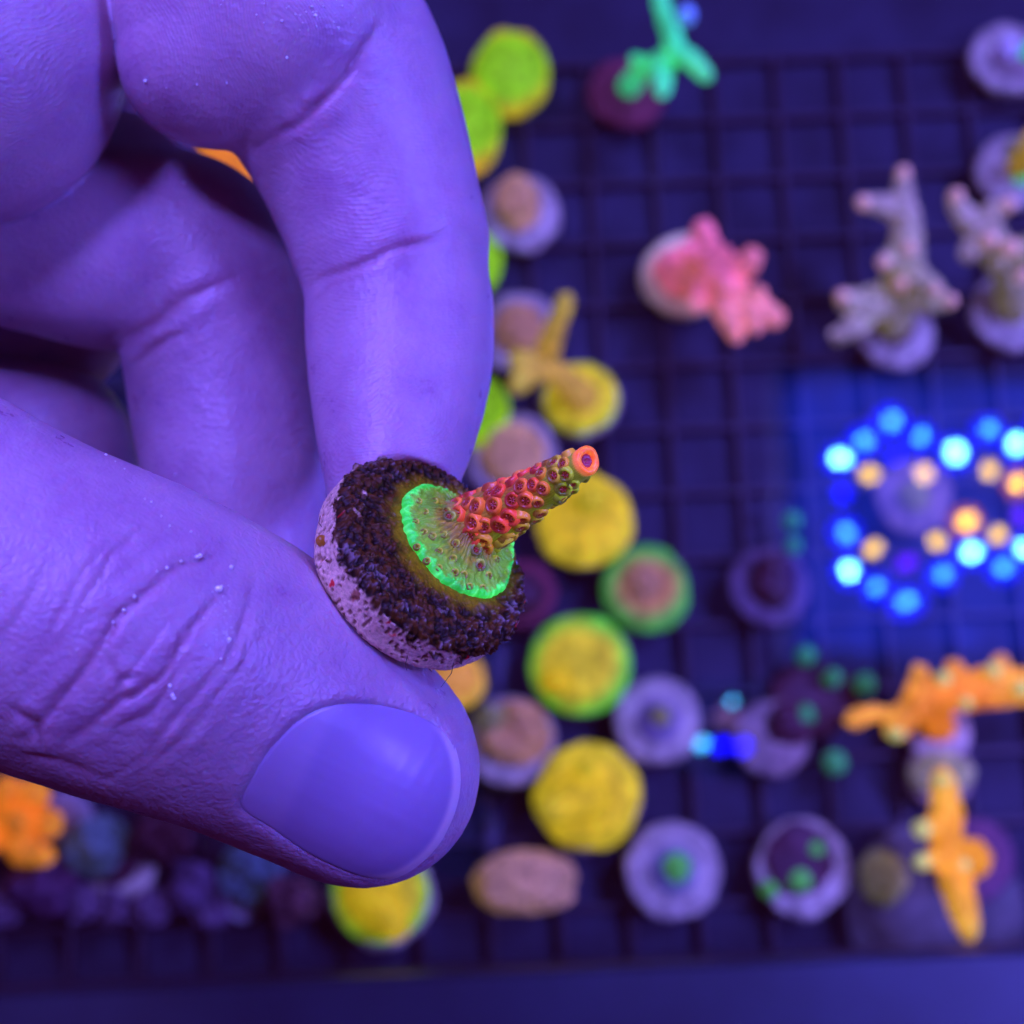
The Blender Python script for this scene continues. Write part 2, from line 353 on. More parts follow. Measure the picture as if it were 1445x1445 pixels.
def mound(r, hgt, mat, parent, off=(0, 0), amp=.14, name='colony', sq=1.0, freq=None):
    SEED[0] += 1; n = 44; a = np.linspace(0, math.pi / 2, 14)
    V, Fc = lathe([(r * 1.0, -.0008)] + [(r * math.cos(x), hgt * math.sin(x) + .0003) for x in a[:-1]] + [(r * .03, hgt + .0003)], n)
    V = np.array(V); nz = fbm(V * (freq or 2.2 / r) + SEED[0] * 5.7, 4, SEED[0]); V[:, :2] *= (1 + amp * nz)[:, None]; V[:, 2] += np.where(V[:, 2] > .0005, nz * hgt * amp * 2.2, 0); V[:, 1] *= sq
    return mesh(name, V, Fc, mat, parent, loc=(off[0], off[1], 0))
def frag(px, py, dpx, label, pm=None, plug_r=None, z=ZP, cat='coral', name='coral_frag', group=None):
    p, m = mm_at(px, py, z); e = empty(name, p); e.rotation_euler = (random.uniform(-.10, .10), random.uniform(-.10, .10), 0); tag(e, label, cat, group)
    r = dpx / 2 * m
    if pm: plug(r if plug_r is None else plug_r * m, pm, e)
    return e, r, m
def px_local(e, px, py, h=0.0): q = on_z(px, py, e.location[2] + h); return np.array(q) - np.array(e.location)
def branches(e, specs, mat, k=1.2, knob=.0, nfreq=.45, namp=.35, h=.55, name='colony', seed=1):
    """specs: chains of (px, py, height mm, radius px); one continuous branching skeleton"""
    ch = []
    for s in specs:
        c = []
        for (x, y, hh, r) in s:
            q = px_local(e, x, y, hh / 1000) * 1000; c.append((q, r * (CAM[2] - e.location[2] - hh / 1000) / F_PX * 1000))
        ch.append(c)
    def f(P):
        d = None
        for c in ch: x = tube(P, c, .8, 3); d = x if d is None else smin(d, x, k)
        return d + namp * vnoise(P * nfreq * 2.2, seed) * .8 + namp * .5 * vnoise(P * nfreq * 5, seed + 3)
    A = np.array([q for c in ch for q, _ in c]); R = max(r for c in ch for _, r in c) + 2
    V, Q = polygonize(f, A.min(0) - R, A.max(0) + R, h)
    return mesh(name, V / 1000, Q, mat, e)
LIME, YEL, ORG, GRN = (.30, .80, .004), (.80, .58, .006), (.95, .30, .01), (.06, .75, .14)
BRN = (.42, .20, .09)
c_lime = fluo('lime_tissue', LIME, (.85, .50, .01), .0105, .34, .75, 1.15); c_yel = fluo('yellow_tissue', YEL, (.72, .60, .01), .012, .46)
c_yg = fluo('yellow_green_rim_tissue', (.66, .55, .01), (.09, .62, .02), .012, .46, .62, .95); c_brg = fluo('brown_green_rim_tissue', (.46, .21, .04), (.08, .46, .03), .0105, .26, .50, .85)
c_brn = fluo('brown_tissue', (.46, .24, .07), (.44, .26, .07), .011, .20); c_pbr = fluo('pinkish_brown_tissue', (.58, .32, .09), None, .011, .20)
c_gold = fluo('golden_branch_tissue', (.70, .44, .03), (.60, .48, .03), .014, .34); c_org = fluo('orange_tissue', (.95, .28, .01), (.95, .40, .02), .014, .50)
c_pink = fluo('pink_branch_tissue', (.82, .19, .16), (.88, .28, .15), .015, .42); c_teal = fluo('mint_green_branch_tissue', (.06, .80, .23), (.10, .85, .20), .02, .62)
c_grn = fluo('green_polyp_tissue', (.10, .50, .06), None, .003, .30); c_dim = fluo('dim_green_polyp_tissue', (.05, .34, .07), None, .003, .22)
c_acro = fluo('pale_olive_branch_tissue', (.46, .42, .17), (.46, .38, .19), .018, .16, scale=500, var=.45, bump=.9); c_tip = fluo('lilac_pink_tip_tissue', (.85, .50, .26), None, .004, .28)
c_oy = fluo('orange_yellow_branch_tissue', (.98, .38, .01), (.95, .50, .02), .016, .52); c_ptip = fluo('pale_yellow_tip_tissue', (.75, .80, .10), None, .004, .40)
c_oliv = fluo('olive_film_tissue', (.30, .30, .08), (.22, .24, .10), .008, .14); c_dkm = plain('dark_maroon_flesh', (.05, .010, .012), .6, .5, 300, .3, .5)

# lime and yellow encrusting colonies beside the hand
e, r, m = frag(720, 105, 112, 'lime green dome coral with an orange edge, clear of the fingers'); mound(r, .006, c_lime, e, amp=.07, sq=1.18)
e, r, m = frag(655, 182, 105, 'lime coral shading to orange, half hidden behind the index finger'); mound(r, .008, c_lime, e, amp=.08, sq=1.35)
e, r, m = frag(665, 370, 88, 'thin lime green coral edge showing beside the index finger'); mound(r, .006, c_lime, e, amp=.08, sq=1.1)
e, r, m = frag(668, 580, 100, 'lime yellow coral disc behind the index fingertip'); mound(r, .006, c_lime, e, amp=.08, sq=1.1)
e, r, m = frag(736, 300, 112, 'pale lilac plug with a pinkish brown ridge of coral', m_plug); mound(r * .55, .006, c_pbr, e, (-.001, .002), .2, sq=1.35)
e, r, m = frag(733, 470, 118, 'lilac plug with a brown dome behind the golden branches', m_plug); mound(r * .62, .006, c_brn, e, (0, .001), .1)
e, r, m = frag(819, 562, 112, 'golden antler coral forking up from a green rimmed plug', m_plug); mound(r * .93, .0035, c_yg, e, amp=.06)
branches(e, [[(820, 560, 3, 26), (795, 532, 12, 19), (770, 518, 18, 17), (738, 508, 24, 15)], [(775, 515, 16, 17), (785, 480, 24, 16), (808, 425, 32, 13)], [(768, 518, 19, 16), (745, 535, 24, 15), (738, 545, 27, 12)]], c_gold)
e, r, m = frag(724, 645, 130, 'dull lilac plug with a wide pinkish brown mound', m_plug); mound(r * .72, .005, c_pbr, e, (0, .0006), .08)
e, r, m = frag(825, 735, 138, 'plain yellow coral disc behind the tip of the held branch', m_plugd); mound(r, .004, c_yel, e, amp=.07); mound(r * .36, .009, c_yg, e, (.0012, .0035), .06, 'branch_stub')
e, r, m = frag(912, 832, 124, 'brown coral mound ringed by a green edge on its plug', m_plugd); mound(r, .0035, c_brg, e, amp=.08); mound(r * .5, .006, c_brn, e, (-.001, .001), .16, 'middle_lump')
e, r, m = frag(818, 938, 144, 'yellow coral disc with green rim and a blunt cone', m_plugd); mound(r, .0045, c_yg, e, amp=.07); mound(r * .34, .010, c_yel, e, (-.005, -.004), .06, 'branch_stub', sq=.8)
e, r, m = frag(735, 838, 96, 'dark maroon plug half hidden by the held plug', m_plugm); mound(r * .7, .004, c_dkm, e, amp=.1)
e, r, m = frag(645, 960, 80, 'small orange yellow coral peeping between plug and thumb', m_plugd); mound(r, .006, fluo('orange_yellow_tissue', (.90, .42, .03), (.70, .55, .02), .008, .40), e, amp=.08)
e, r, m = frag(722, 1045, 128, 'chunky brown coral on a lilac plug beside the thumbnail', m_plug); mound(r * .8, .007, c_brn, e, (.001, .001), .22, sq=.85); mound(r * .35, .009, c_oliv, e, (-.005, .004), .2, 'side_lump')
e, r, m = frag(928, 1016, 124, 'lilac plug with one small yellow green polyp', m_plug); mound(r * .5, .0018, plain('grey_film', (.16, .13, .15), .8, .4), e, amp=.15, name='film'); mound(r * .26, .004, c_oliv, e, (.0006, .0006), .2, 'polyp')
e, r, m = frag(830, 1125, 150, 'bright yellow coral with a thick cone leaning toward the thumb', m_plugd); mound(r, .005, c_yel, e, amp=.08); branches(e, [[(835, 1120, 2, 34), (800, 1126, 9, 29), (768, 1134, 14, 19)]], c_yel); mound(r * .22, .008, c_yg, e, (-.001, .006), .15, 'side_lump')
e, r, m = frag(950, 1228, 138, 'lilac plug with a pale green polyp, between yellow coral and ringed plug', m_plug); mound(r * .5, .0015, plain('grey_green_film', (.14, .15, .14), .8, .4), e, amp=.12, name='film'); mound(r * .3, .004, c_grn, e, (.0006, .0004), .15, 'polyp')
e, r, m = frag(1133, 1226, 138, 'lilac ring plug with a dark hollow and scattered green polyps', m_plug); mound(r * .72, .0016, c_dkm, e, (-.001, .002), .16, 'dark_crust')
for x, y, s in ((1150, 1198, .17), (1085, 1255, .17), (1128, 1242, .24)): q = px_local(e, x, y); mound(r * s, .003, c_grn, e, (q[0], q[1]), .1, 'polyp')
e, r, m = frag(738, 1246, 150, 'brown knobby coral block at the rack edge below the yellow corals'); mound(r, .010, fluo('brown_knobby_tissue', (.56, .31, .12), None, .011, .24, scale=700, var=.5, bump=1.0), e, amp=.14, sq=.6)
e, r, m = frag(538, 1262, 150, 'yellow coral with a pointed lobe showing under the thumb', m_plug); mound(r * .9, .005, c_yg, e, amp=.07); branches(e, [[(520, 1255, 2, 40), (540, 1285, 6, 28), (552, 1305, 8, 20)]], c_yel)
e, r, m = frag(1246, 1238, 62, 'small square olive coral tile beside the ringed plug'); mound(r * 1.1, .003, c_oliv, e, amp=.16, sq=1.15)
e, r, m = frag(1328, 1092, 96, 'olive coral pad above the upright orange yellow branch', m_plugd); mound(r * .95, .003, c_oliv, e, amp=.16, sq=.7)
# orange yellow upright branch on a wide grey base
p, m = mm_at(1322, 1288, ZR + .003); e = tag(empty('base_disc', p), 'wide flat grey disc under the upright orange yellow branch', 'disc')
V, Fc = lathe([(.0195, -.003), (.0205, -.0015), (.0198, 0), (.012, .0006), (.0003, .0008)], 48, .0004, 4, 120); mesh('slab', V, Fc, plain('grey_stone', (.09, .085, .07), .85, .35, 200, .2, .5), e)
e, r, m = frag(1372, 1212, 120, 'upright orange yellow branch with pale tips on a purple plug', plain('purple_crust', (.12, .05, .07), .9, .5, 400, .2, .8))
branches(e, [[(1345, 1105, 20, 14), (1350, 1150, 21, 20), (1350, 1200, 20, 21), (1362, 1250, 21, 22), (1372, 1300, 20, 17), (1378, 1325, 18, 12)], [(1350, 1200, 19, 18), (1368, 1212, 10, 20), (1372, 1212, 1, 26)], [(1350, 1165, 21, 15), (1325, 1182, 24, 12)], [(1352, 1215, 21, 14), (1325, 1228, 24, 12)]], c_oy, namp=.6)
for x, y, hh, rr in ((1318, 1182, 25, 14), (1318, 1228, 25, 13), (1380, 1318, 19, 14), (1374, 1232, 23, 10), (1345, 1112, 22, 11)):
    q = px_local(e, x, y, hh / 1000); V, Fc = lathe([(rr * .00014 * math.sin(a), -rr * .00014 * math.cos(a)) for a in np.linspace(.1, math.pi - .1, 9)], 16, .0002, rr); mesh('tip', V, Fc, c_ptip, e, loc=q)
# orange branch lying on its plug
e, r, m = frag(1325, 1030, 92, 'orange knobbly branch lying sideways on a lilac plug', m_plug)
branches(e, [[(1325, 1025, 1, 22), (1318, 1000, 8, 20)], [(1262, 1030, 10, 16), (1290, 1000, 12, 21), (1310, 985, 13, 24), (1360, 978, 13, 26), (1420, 972, 12, 25), (1470, 972, 11, 22)], [(1292, 1000, 12, 18), (1298, 955, 14, 13)], [(1350, 975, 14, 18), (1345, 945, 16, 11)], [(1400, 970, 14, 18), (1410, 940, 16, 12)], [(1270, 1020, 11, 14), (1230, 1008, 10, 9), (1205, 1018, 9, 13)]], c_org, namp=.8)
for x, y, hh, rr in ((1262, 1036, 11, 14), (1330, 962, 17, 12), (1400, 950, 18, 11), (1440, 975, 17, 13), (1362, 995, 16, 10)):
    q = px_local(e, x, y, hh / 1000); V, Fc = lathe([(rr * .00014 * math.sin(a), -rr * .00014 * math.cos(a)) for a in np.linspace(.1, math.pi - .1, 9)], 16, .0002, rr); mesh('tip', V, Fc, c_ptip, e, loc=q)
e, r, m = frag(1085, 826, 116, 'dull plug with a dark red stump by the mirrored diodes', plain('dark_ceramic', (.10, .07, .08), .85, .5, 250, .2, .5)); mound(r * .55, .006, c_dkm, e, (.001, .001), .2, sq=1.3)
e, r, m = frag(1090, 1040, 110, 'dark lilac plug beside the small stray reflection', m_plugd); mound(r * .6, .003, c_dkm, e, (.004, .003), .2)
e, r, m = frag(1290, 700, 110, 'lilac plug under the mirrored diodes of the lamp', m_plugd); mound(r * .4, .004, c_oliv, e, amp=.2)
# small green polyps scattered on the cells
for x, y, s in ((1135, 1010, 15), (1137, 925, 14), (1178, 1076, 17), (1220, 965, 15), (1174, 957, 13), (1118, 735, 13), (1120, 770, 11)):
    e, r, m = frag(x, y, s * 2, 'small round green polyp sitting alone on the rack', name='green_polyp', cat='polyp', group='loose green polyps on the rack'); mound(r, .003, c_dim, e, amp=.12, name='disc')
e, r, m = frag(1150, 985, 130, 'flat dark maroon rubble piece among loose green polyps', name='rubble_piece', cat='rubble', z=ZR + .001); mound(r, .0022, c_dkm, e, amp=.3, name='rock', sq=.8)
# mint green antler, pink antler, pale acropora
e, r, m = frag(885, 128, 110, 'mint green antler coral rising from a maroon plug', m_plugm)
branches(e, [[(888, 122, 2, 17), (905, 100, 10, 13), (932, 90, 18, 14), (945, 75, 24, 15), (925, 20, 34, 13), (915, -25, 40, 11)], [(942, 80, 22, 15), (965, 92, 28, 14), (985, 118, 33, 12)], [(928, 92, 18, 15), (928, 120, 23, 14), (926, 140, 26, 11)], [(905, 100, 10, 12), (893, 88, 15, 9)]], c_teal, namp=.2)
q = px_local(e, 960, 30, .03); V, Fc = lathe([(.0022 * math.sin(a), -.0028 * math.cos(a)) for a in np.linspace(.1, math.pi - .1, 9)], 16, .0002, 3); mesh('tip', V, Fc, fluo('blue_tip_tissue', (.25, .50, .70), None, .003, .2), e, loc=q)
e, r, m = frag(967, 388, 122, 'pink stubby branching coral on a cream plug', plain('cream_ceramic', (.95, .80, .24), .8, .25, 300, .2, .5)); mound(r * .6, .003, c_pink, e, (-.0015, .0003), .2, 'crust')
branches(e, [[(985, 385, 2, 34), (1000, 380, 10, 30), (1010, 385, 16, 28)], [(1000, 375, 12, 26), (985, 335, 18, 20), (980, 312, 21, 15)], [(1010, 380, 15, 26), (1040, 365, 20, 18), (1050, 348, 23, 15)], [(1010, 395, 15, 26), (1045, 415, 20, 22), (1082, 430, 24, 17)], [(1005, 395, 14, 26), (1020, 430, 20, 20), (1030, 455, 22, 14)], [(1000, 370, 14, 18), (1015, 345, 20, 10)], [(985, 400, 12, 18), (975, 420, 18, 11)], [(1040, 410, 20, 16), (1062, 395, 25, 9)], [(1010, 385, 16, 16), (1012, 388, 26, 10)], [(1050, 420, 22, 14), (1055, 445, 26, 9)], [(975, 345, 17, 14), (955, 340, 20, 9)]], c_pink, namp=.45)
def acro(e, specs, tips, seed):
    branches(e, specs, c_acro, namp=.8, seed=seed)
    for x, y, hh, rr in tips:
        q = px_local(e, x, y, hh / 1000); V, Fc = lathe([(rr * .00014 * math.sin(a), -rr * .00017 * math.cos(a)) for a in np.linspace(.1, math.pi - .1, 9)], 16, .0003, rr); mesh('tip', V, Fc, c_tip, e, loc=q)
e, r, m = frag(1265, 468, 108, 'pale olive bushy coral with lilac tips and an open hollow foot', m_plug); mound(r * .5, .003, c_dkm, e, (0, .001), .2, 'hollow')
acro(e, [[(1262, 455, 2, 26), (1265, 420, 10, 28), (1280, 375, 18, 26), (1285, 330, 24, 22), (1280, 285, 28, 17), (1282, 250, 30, 10)], [(1280, 300, 26, 17), (1245, 292, 29, 14), (1228, 290, 30, 9)], [(1262, 425, 9, 24), (1225, 430, 13, 22), (1195, 425, 15, 13)], [(1228, 440, 11, 20), (1200, 468, 13, 14), (1182, 475, 13, 9)], [(1270, 415, 12, 24), (1310, 425, 15, 18), (1340, 428, 17, 11)], [(1282, 380, 18, 20), (1305, 400, 22, 16), (1325, 412, 24, 10)], [(1278, 360, 20, 18), (1255, 372, 24, 12)]],
     [(1281, 247, 31, 11), (1225, 289, 31, 12), (1192, 420, 16, 12), (1343, 428, 18, 11), (1252, 374, 26, 11), (1275, 405, 20, 12), (1325, 414, 25, 9), (1290, 355, 28, 10)], 3)
e, r, m = frag(1428, 440, 112, 'pale olive bushy coral with lilac tips running out of the frame', m_plug)
acro(e, [[(1430, 430, 2, 26), (1425, 395, 12, 26), (1400, 355, 20, 24), (1375, 325, 25, 22), (1345, 300, 28, 14), (1335, 280, 30, 10)], [(1378, 325, 25, 20), (1390, 300, 29, 15), (1410, 290, 31, 10)], [(1415, 365, 19, 22), (1450, 350, 24, 18), (1480, 345, 26, 14)], [(1372, 335, 24, 17), (1355, 360, 26, 13)]],
     [(1336, 278, 31, 11), (1410, 289, 32, 12), (1385, 340, 30, 13), (1415, 350, 28, 14), (1435, 390, 24, 12)], 8)
e, r, m = frag(1425, 80, 112, 'whitish plug with a small teal polyp near the mint antler side', m_plug); mound(r * .62, .0015, m_plugd, e, (.001, -.001), .2, 'film'); mound(r * .3, .005, plain('white_lump', (.75, .7, .6), .6, .2), e, (-.001, .001), .15, 'lump'); mound(r * .2, .007, c_teal, e, (.004, 0), .15, 'polyp')
e, r, m = frag(1432, 240, 108, 'lilac plug with olive crust and a green tuft', m_plug); mound(r * .6, .004, c_oliv, e, (.003, .003), .25, 'crust'); mound(r * .3, .006, c_teal, e, (.002, -.001), .2, 'tuft'); branches(e, [[(1440, 235, 2, 18), (1448, 205, 14, 16), (1450, 185, 20, 13)]], c_gold)
# what shows between and below the fingers
e, r, m = frag(345, 225, 130, 'orange coral glimpsed through the gap between two fingers', m_plugd); mound(r, .007, c_org, e, amp=.07)
e, r, m = frag(452, 398, 70, 'gold coral speck glimpsed at the finger crease', m_plugd); mound(r, .006, c_yel, e, amp=.07)
e, r, m = frag(28, 1158, 110, 'orange knobbly coral below the thumb joint', m_plugd)
branches(e, [[(20, 1150, 2, 40), (20, 1150, 8, 38)], [(25, 1150, 8, 20), (40, 1118, 14, 22)], [(10, 1140, 9, 20), (5, 1112, 14, 20)], [(30, 1160, 9, 22), (60, 1160, 14, 20)], [(15, 1165, 9, 22), (25, 1195, 14, 24)], [(0, 1165, 9, 22), (-25, 1180, 13, 22)], [(15, 1155, 10, 18), (15, 1158, 17, 18)], [(30, 1200, 10, 18), (55, 1205, 13, 14)]], c_org, namp=.4, k=.6)
e, r, m = frag(92, 1152, 76, 'grey plug edge beside the orange knobbly coral', plain('grey_ceramic', (.26, .24, .20), .85, .4, 300, .2, .5), z=ZP - .002); mound(r * .6, .002, m_plugd, e, amp=.07)
e, r, m = frag(172, 1230, 92, 'dark hollow plug with a bright lilac crescent rim', m_plug); mound(r * .74, .0022, c_dkm, e, (-.0012, .0024), .12, 'dark_crust')
e, r, m = frag(343, 1278, 46, 'small pale blue white knob near the rack edge', plain('pale_knob', (.62, .60, .55), .5, .2, 200, .3, .2), z=ZP - .002)
for x, y, d, lab, mt, hh in ((140, 1195, 80, 'teal grey coral lump beside the crescent plug', fluo('teal_grey_tissue', (.10, .16, .15), None, .01, .10), .009), (355, 1225, 90, 'dark teal coral lump below the thumb', fluo('dark_teal_tissue', (.07, .12, .13), None, .01, .08), .007),
                          (415, 1270, 70, 'dark brown coral stub beside the yellow lobe', plain('dark_brown_flesh', (.10, .035, .03), .7, .5), .010), (230, 1180, 80, 'dark maroon coral lump between thumb and crescent plug', c_dkm, .010),
                          (60, 1245, 100, 'dark maroon coral lump below the orange coral', plain('dark_purple_flesh', (.07, .025, .05), .7, .5), .008), (270, 1250, 70, 'purple coral lump between crescent plug and pale knob', plain('purple_flesh', (.10, .06, .09), .7, .5), .006)):
    e, r, m = frag(x, y, d, lab, name='coral_lump'); mound(r, hh, mt, e, amp=.3)
for x, y in ((120, 1275), (215, 1280), (165, 1278), (10, 1280), (300, 1285)):
    p, m = mm_at(x, y, ZR + .004); e = tag(empty('rubble_piece', p), 'small purple rubble piece lying along the rack edge', 'rubble', 'rubble along the rack edge'); mound(.0042, .005, plain('purple_rubble', (.13, .08, .10), .8, .5), e, amp=.3, name='rock')

# ---------------------------------------------------------------- the held plug: frame in camera millimetres
PC = pd(616, 772, 148.5); PR = 9.95; PT = 5.1
_n = np.array([.735 * .80, -.678 * .80, -.60]); PN = _n / np.linalg.norm(_n)
PU = np.cross(PN, [0, 1.0, 0]); PU /= np.linalg.norm(PU); PV = np.cross(PN, PU)
def plug_local(P): q = P - PC; return np.stack([q @ PU, q @ PV, q @ PN], -1)
def plug_world(L): L = np.asarray(L); return PC + L[..., 0:1] * PU + L[..., 1:2] * PV + L[..., 2:3] * PN
def plug_sdf(P):
    L = plug_local(P); r = np.hypot(L[:, 0], L[:, 1]); z = L[:, 2] + PT / 2; b = 1.3
    d = np.stack([r - PR + b, np.abs(z) - PT / 2 + b], -1); return np.linalg.norm(np.maximum(d, 0), axis=1) + np.minimum(d.max(1), 0) - b
def px_on_face(px, py, h=0.0):                    # pixel to the plug's face plane, local mm
    v = np.array([(px - HALF) / F_PX, (py - HALF) / F_PX, 1.0]); t = ((PC + PN * h) @ PN) / (v @ PN); return plug_local((v * t)[None])[0]

# ---------------------------------------------------------------- the hand: one continuous skin
def K(px, py, d, rpx): return (pd(px, py, d), rpx * d / F_PX)
THUMB = [K(-420, 600, 150, 295), K(-200, 738, 144, 252), K(0, 832, 143, 230), K(190, 905, 144, 221), K(330, 965, 148, 201), K(430, 1030, 151, 178), K(508, 1082, 153, 159), K(530, 1102, 154, 132)]
TIP = [K(490, 1050, 153, 131), K(538, 1064, 153.5, 105)]
I_PROX = [K(300, -420, 172, 200), K(350, -150, 168, 190), K(400, 25, 166, 180)]
I_PAD = [K(320, -140, 168, 165), K(288, 84, 165, 120)]
I_MID = [K(455, 90, 169, 168), K(500, 190, 170, 152), K(535, 290, 170, 139), K(553, 350, 169.5, 134)]
I_DIST = [K(563, 420, 169, 128), K(565, 500, 167.5, 127), K(560, 590, 163.5, 112), K(553, 660, 159.5, 92), K(550, 700, 158, 78)]
L_PALM = [K(-330, -160, 172, 300), K(-75, 68, 167, 252)]
M_MID = [K(-330, 170, 184, 190), K(-100, 288, 184, 140), K(60, 324, 184, 143), K(170, 345, 184, 146), K(262, 342, 184, 122)]
M_KN = [K(60, 260, 190, 120), K(180, 284, 190, 122)]
M_DIST = [K(278, 366, 184, 132), K(307, 440, 184.5, 138), K(320, 560, 184, 133), K(335, 690, 182, 123), K(348, 790, 180, 100)]
R_MID = [K(-330, 520, 200, 150), K(-80, 580, 199, 92), K(70, 602, 198, 90)]
R_DIST = [K(92, 622, 198, 94), K(112, 740, 197, 88), K(125, 830, 196, 70)]
PALM = [K(-620, 60, 188, 330), K(-420, 330, 192, 300), K(-330, 560, 180, 260)]
WRIST = [K(-1500, 420, 190, 360), K(-1050, 320, 190, 340), K(-620, 250, 188, 360)]
BACK = [K(330, -420, 182, 220), K(-100, -420, 186, 280), K(-500, -100, 190, 320)]
HOLLOW = [K(-260, 460, 206, 190), K(70, 445, 208, 118)]
HOLLOW2 = [K(-160, 190, 206, 190), K(150, 215, 208, 110)]
def thumb_sdf(P): return smin(tube(P, THUMB, 1.0), tube(P, TIP, 1.0, 2), 3.0)
def hand_parts(P):
    ind = smin(smin(smin(tube(P, I_PROX, .8), tube(P, I_PAD, .8, 3), 4.0), tube(P, I_MID, .8), .9), tube(P, I_DIST, .8), 1.0)
    mid = smin(smin(tube(P, M_MID, .8), tube(P, M_KN, .8, 2), 3), tube(P, M_DIST, .8), 1.3)
    rng = smin(tube(P, R_MID, .8), tube(P, R_DIST, .8), 1.3)
    palm = smin(tube(P, HOLLOW, 1, 2), tube(P, HOLLOW2, 1, 2), 1.5); palm = smin(palm, smin(smin(tube(P, PALM, 1, 3), tube(P, WRIST, 1, 3), 10), tube(P, BACK, 1, 3), 10), 4)
    return thumb_sdf(P), ind, tube(P, L_PALM, .8, 3), mid, rng, palm
def hand_sdf(P):
    th, ind, lp, mid, rng, palm = hand_parts(P)
    d = smin(ind, lp, .5); d = smin(d, palm, 1.2); d = smin(d, mid, .35); d = smin(d, rng, .35); d = smin(d, th, .35)
    pl = .06 - plug_sdf(P); k = .9; h = np.maximum(k - np.abs(d - pl), 0) / k
    return np.maximum(d, pl) + h * h * k * .25
NAILP = smooth_closed([(337, 1141), (352, 1098), (385, 1050), (425, 1012), (470, 992), (525, 990), (585, 1003), (628, 1030), (646, 1075), (643, 1130), (618, 1187), (578, 1227), (536, 1243), (490, 1235), (430, 1207), (380, 1172)], 160)
CREASES = [  # polyline in the picture, half width mm, depth mm, which part
    ([(35, 1040), (75, 1000), (125, 938), (165, 870), (215, 824), (258, 795), (300, 786)], .36, .55, 0), ([(85, 1055), (130, 1018), (170, 985), (224, 958), (258, 905), (294, 860), (310, 832)], .34, .45, 0),
    ([(150, 1098), (210, 1063), (240, 1018), (280, 975), (320, 930), (345, 880), (358, 812)], .30, .26, 0), ([(165, 1025), (205, 1010), (240, 965), (262, 925)], .28, .30, 0),
    ([(100, 880), (120, 840), (160, 780), (200, 745)], .28, .22, 0), ([(50, 920), (90, 860), (115, 810), (150, 770)], .28, .22, 0), ([(165, 980), (172, 958), (200, 953)], .26, .35, 0), ([(172, 958), (160, 935), (150, 925)], .22, .25, 0),
    ([(220, 1080), (280, 1010), (330, 950), (370, 900)], .28, .18, 0), ([(0, 910), (30, 860), (60, 810)], .30, .20, 0), ([(60, 1050), (50, 1020), (20, 1000)], .3, .35, 0), ([(20, 1065), (90, 1075), (150, 1100)], .4, .3, 0),
    ([(130, 1000), (180, 955), (215, 905), (250, 865)], .24, .16, 0), ([(20, 960), (60, 925), (100, 880)], .26, .15, 0), ([(190, 1095), (255, 1045), (300, 1000)], .26, .16, 0), ([(335, 865), (350, 905), (338, 950)], .26, .12, 0),
    ([(440, 400), (500, 375), (560, 350), (632, 330)], .40, .42, 1), ([(365, 206), (430, 165), (490, 108), (532, 40)], .45, .5, 1), ([(445, 425), (470, 402), (510, 392)], .3, .15, 1), ([(398, 185), (440, 150), (470, 125)], .3, .25, 1),
    ([(165, 490), (200, 462), (240, 432), (330, 388)], .5, .5, 3), ([(180, 520), (215, 490), (240, 478)], .35, .3, 3), ([(205, 505), (240, 478), (262, 470)], .4, .3, 3)]
def noise_w(P, f, s): return vnoise(P * f, s)
V, Q = polygonize(hand_sdf, (-150, -95, 112), (12, 46, 226), .52)
V = newton(V, hand_sdf, 1)
V, Q = subdivide(V, Q); N = normals(V, Q); V = V - N * np.clip(hand_sdf(V), -.3, .3)[:, None] * (1 if N[np.argmin(V[:, 2]), 2] < 0 else -1)
N = normals(V, Q)
px2 = V[:, :2] / V[:, 2:3] * F_PX + HALF
parts = np.stack(hand_parts(V), 1); which = parts.argmin(1)
front = sstep(.05, -.35, N[:, 2]); mmpx = V[:, 2] / F_PX
jit = np.stack([fbm(V * .35, 2, 11), fbm(V * .35, 2, 23)], 1) * 4
disp = np.zeros(len(V)); red = np.zeros(len(V))
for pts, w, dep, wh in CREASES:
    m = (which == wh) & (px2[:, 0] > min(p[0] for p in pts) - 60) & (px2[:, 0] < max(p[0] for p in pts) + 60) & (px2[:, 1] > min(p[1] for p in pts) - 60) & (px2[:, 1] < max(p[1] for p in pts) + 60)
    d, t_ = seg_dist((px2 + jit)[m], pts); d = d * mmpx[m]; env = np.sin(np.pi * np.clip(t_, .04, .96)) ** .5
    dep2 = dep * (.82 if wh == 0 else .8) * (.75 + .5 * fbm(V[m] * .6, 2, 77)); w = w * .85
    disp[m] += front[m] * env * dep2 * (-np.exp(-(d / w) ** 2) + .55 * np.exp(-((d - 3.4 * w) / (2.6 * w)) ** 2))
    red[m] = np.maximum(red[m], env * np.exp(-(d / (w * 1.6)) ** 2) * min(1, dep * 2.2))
th = which == 0
ins = np.zeros(len(V), bool); ins[th] = in_poly(px2[th], NAILP) & (N[th, 2] < -.1)
dn = np.full(len(V), 1e9); dn[th] = seg_dist(px2[th], np.vstack([NAILP, NAILP[:1]]))[0] * mmpx[th]
ax = np.clip(((px2 - np.array([337, 1090])) @ np.array([.90, .43])) / 330, 0, 1)            # 0 root of the nail, 1 free edge
fold = .10 * np.exp(-((dn - .6) / .9) ** 2) * (1 - .8 * sstep(.55, .95, ax))
disp[th] += (np.where(ins, -.40 * sstep(0, .5, dn) * sstep(.0, .12, ax), fold - .10 * np.exp(-(dn / .22) ** 2)) * front)[th]
disp += .10 * fbm(V * .22, 3, 41) + .035 * fbm(V * 1.1, 3, 51) * np.where(th, 1.3, .6)
rough = np.where(th, sstep(330, 60, px2[:, 0]) * .8 + .15, .25)
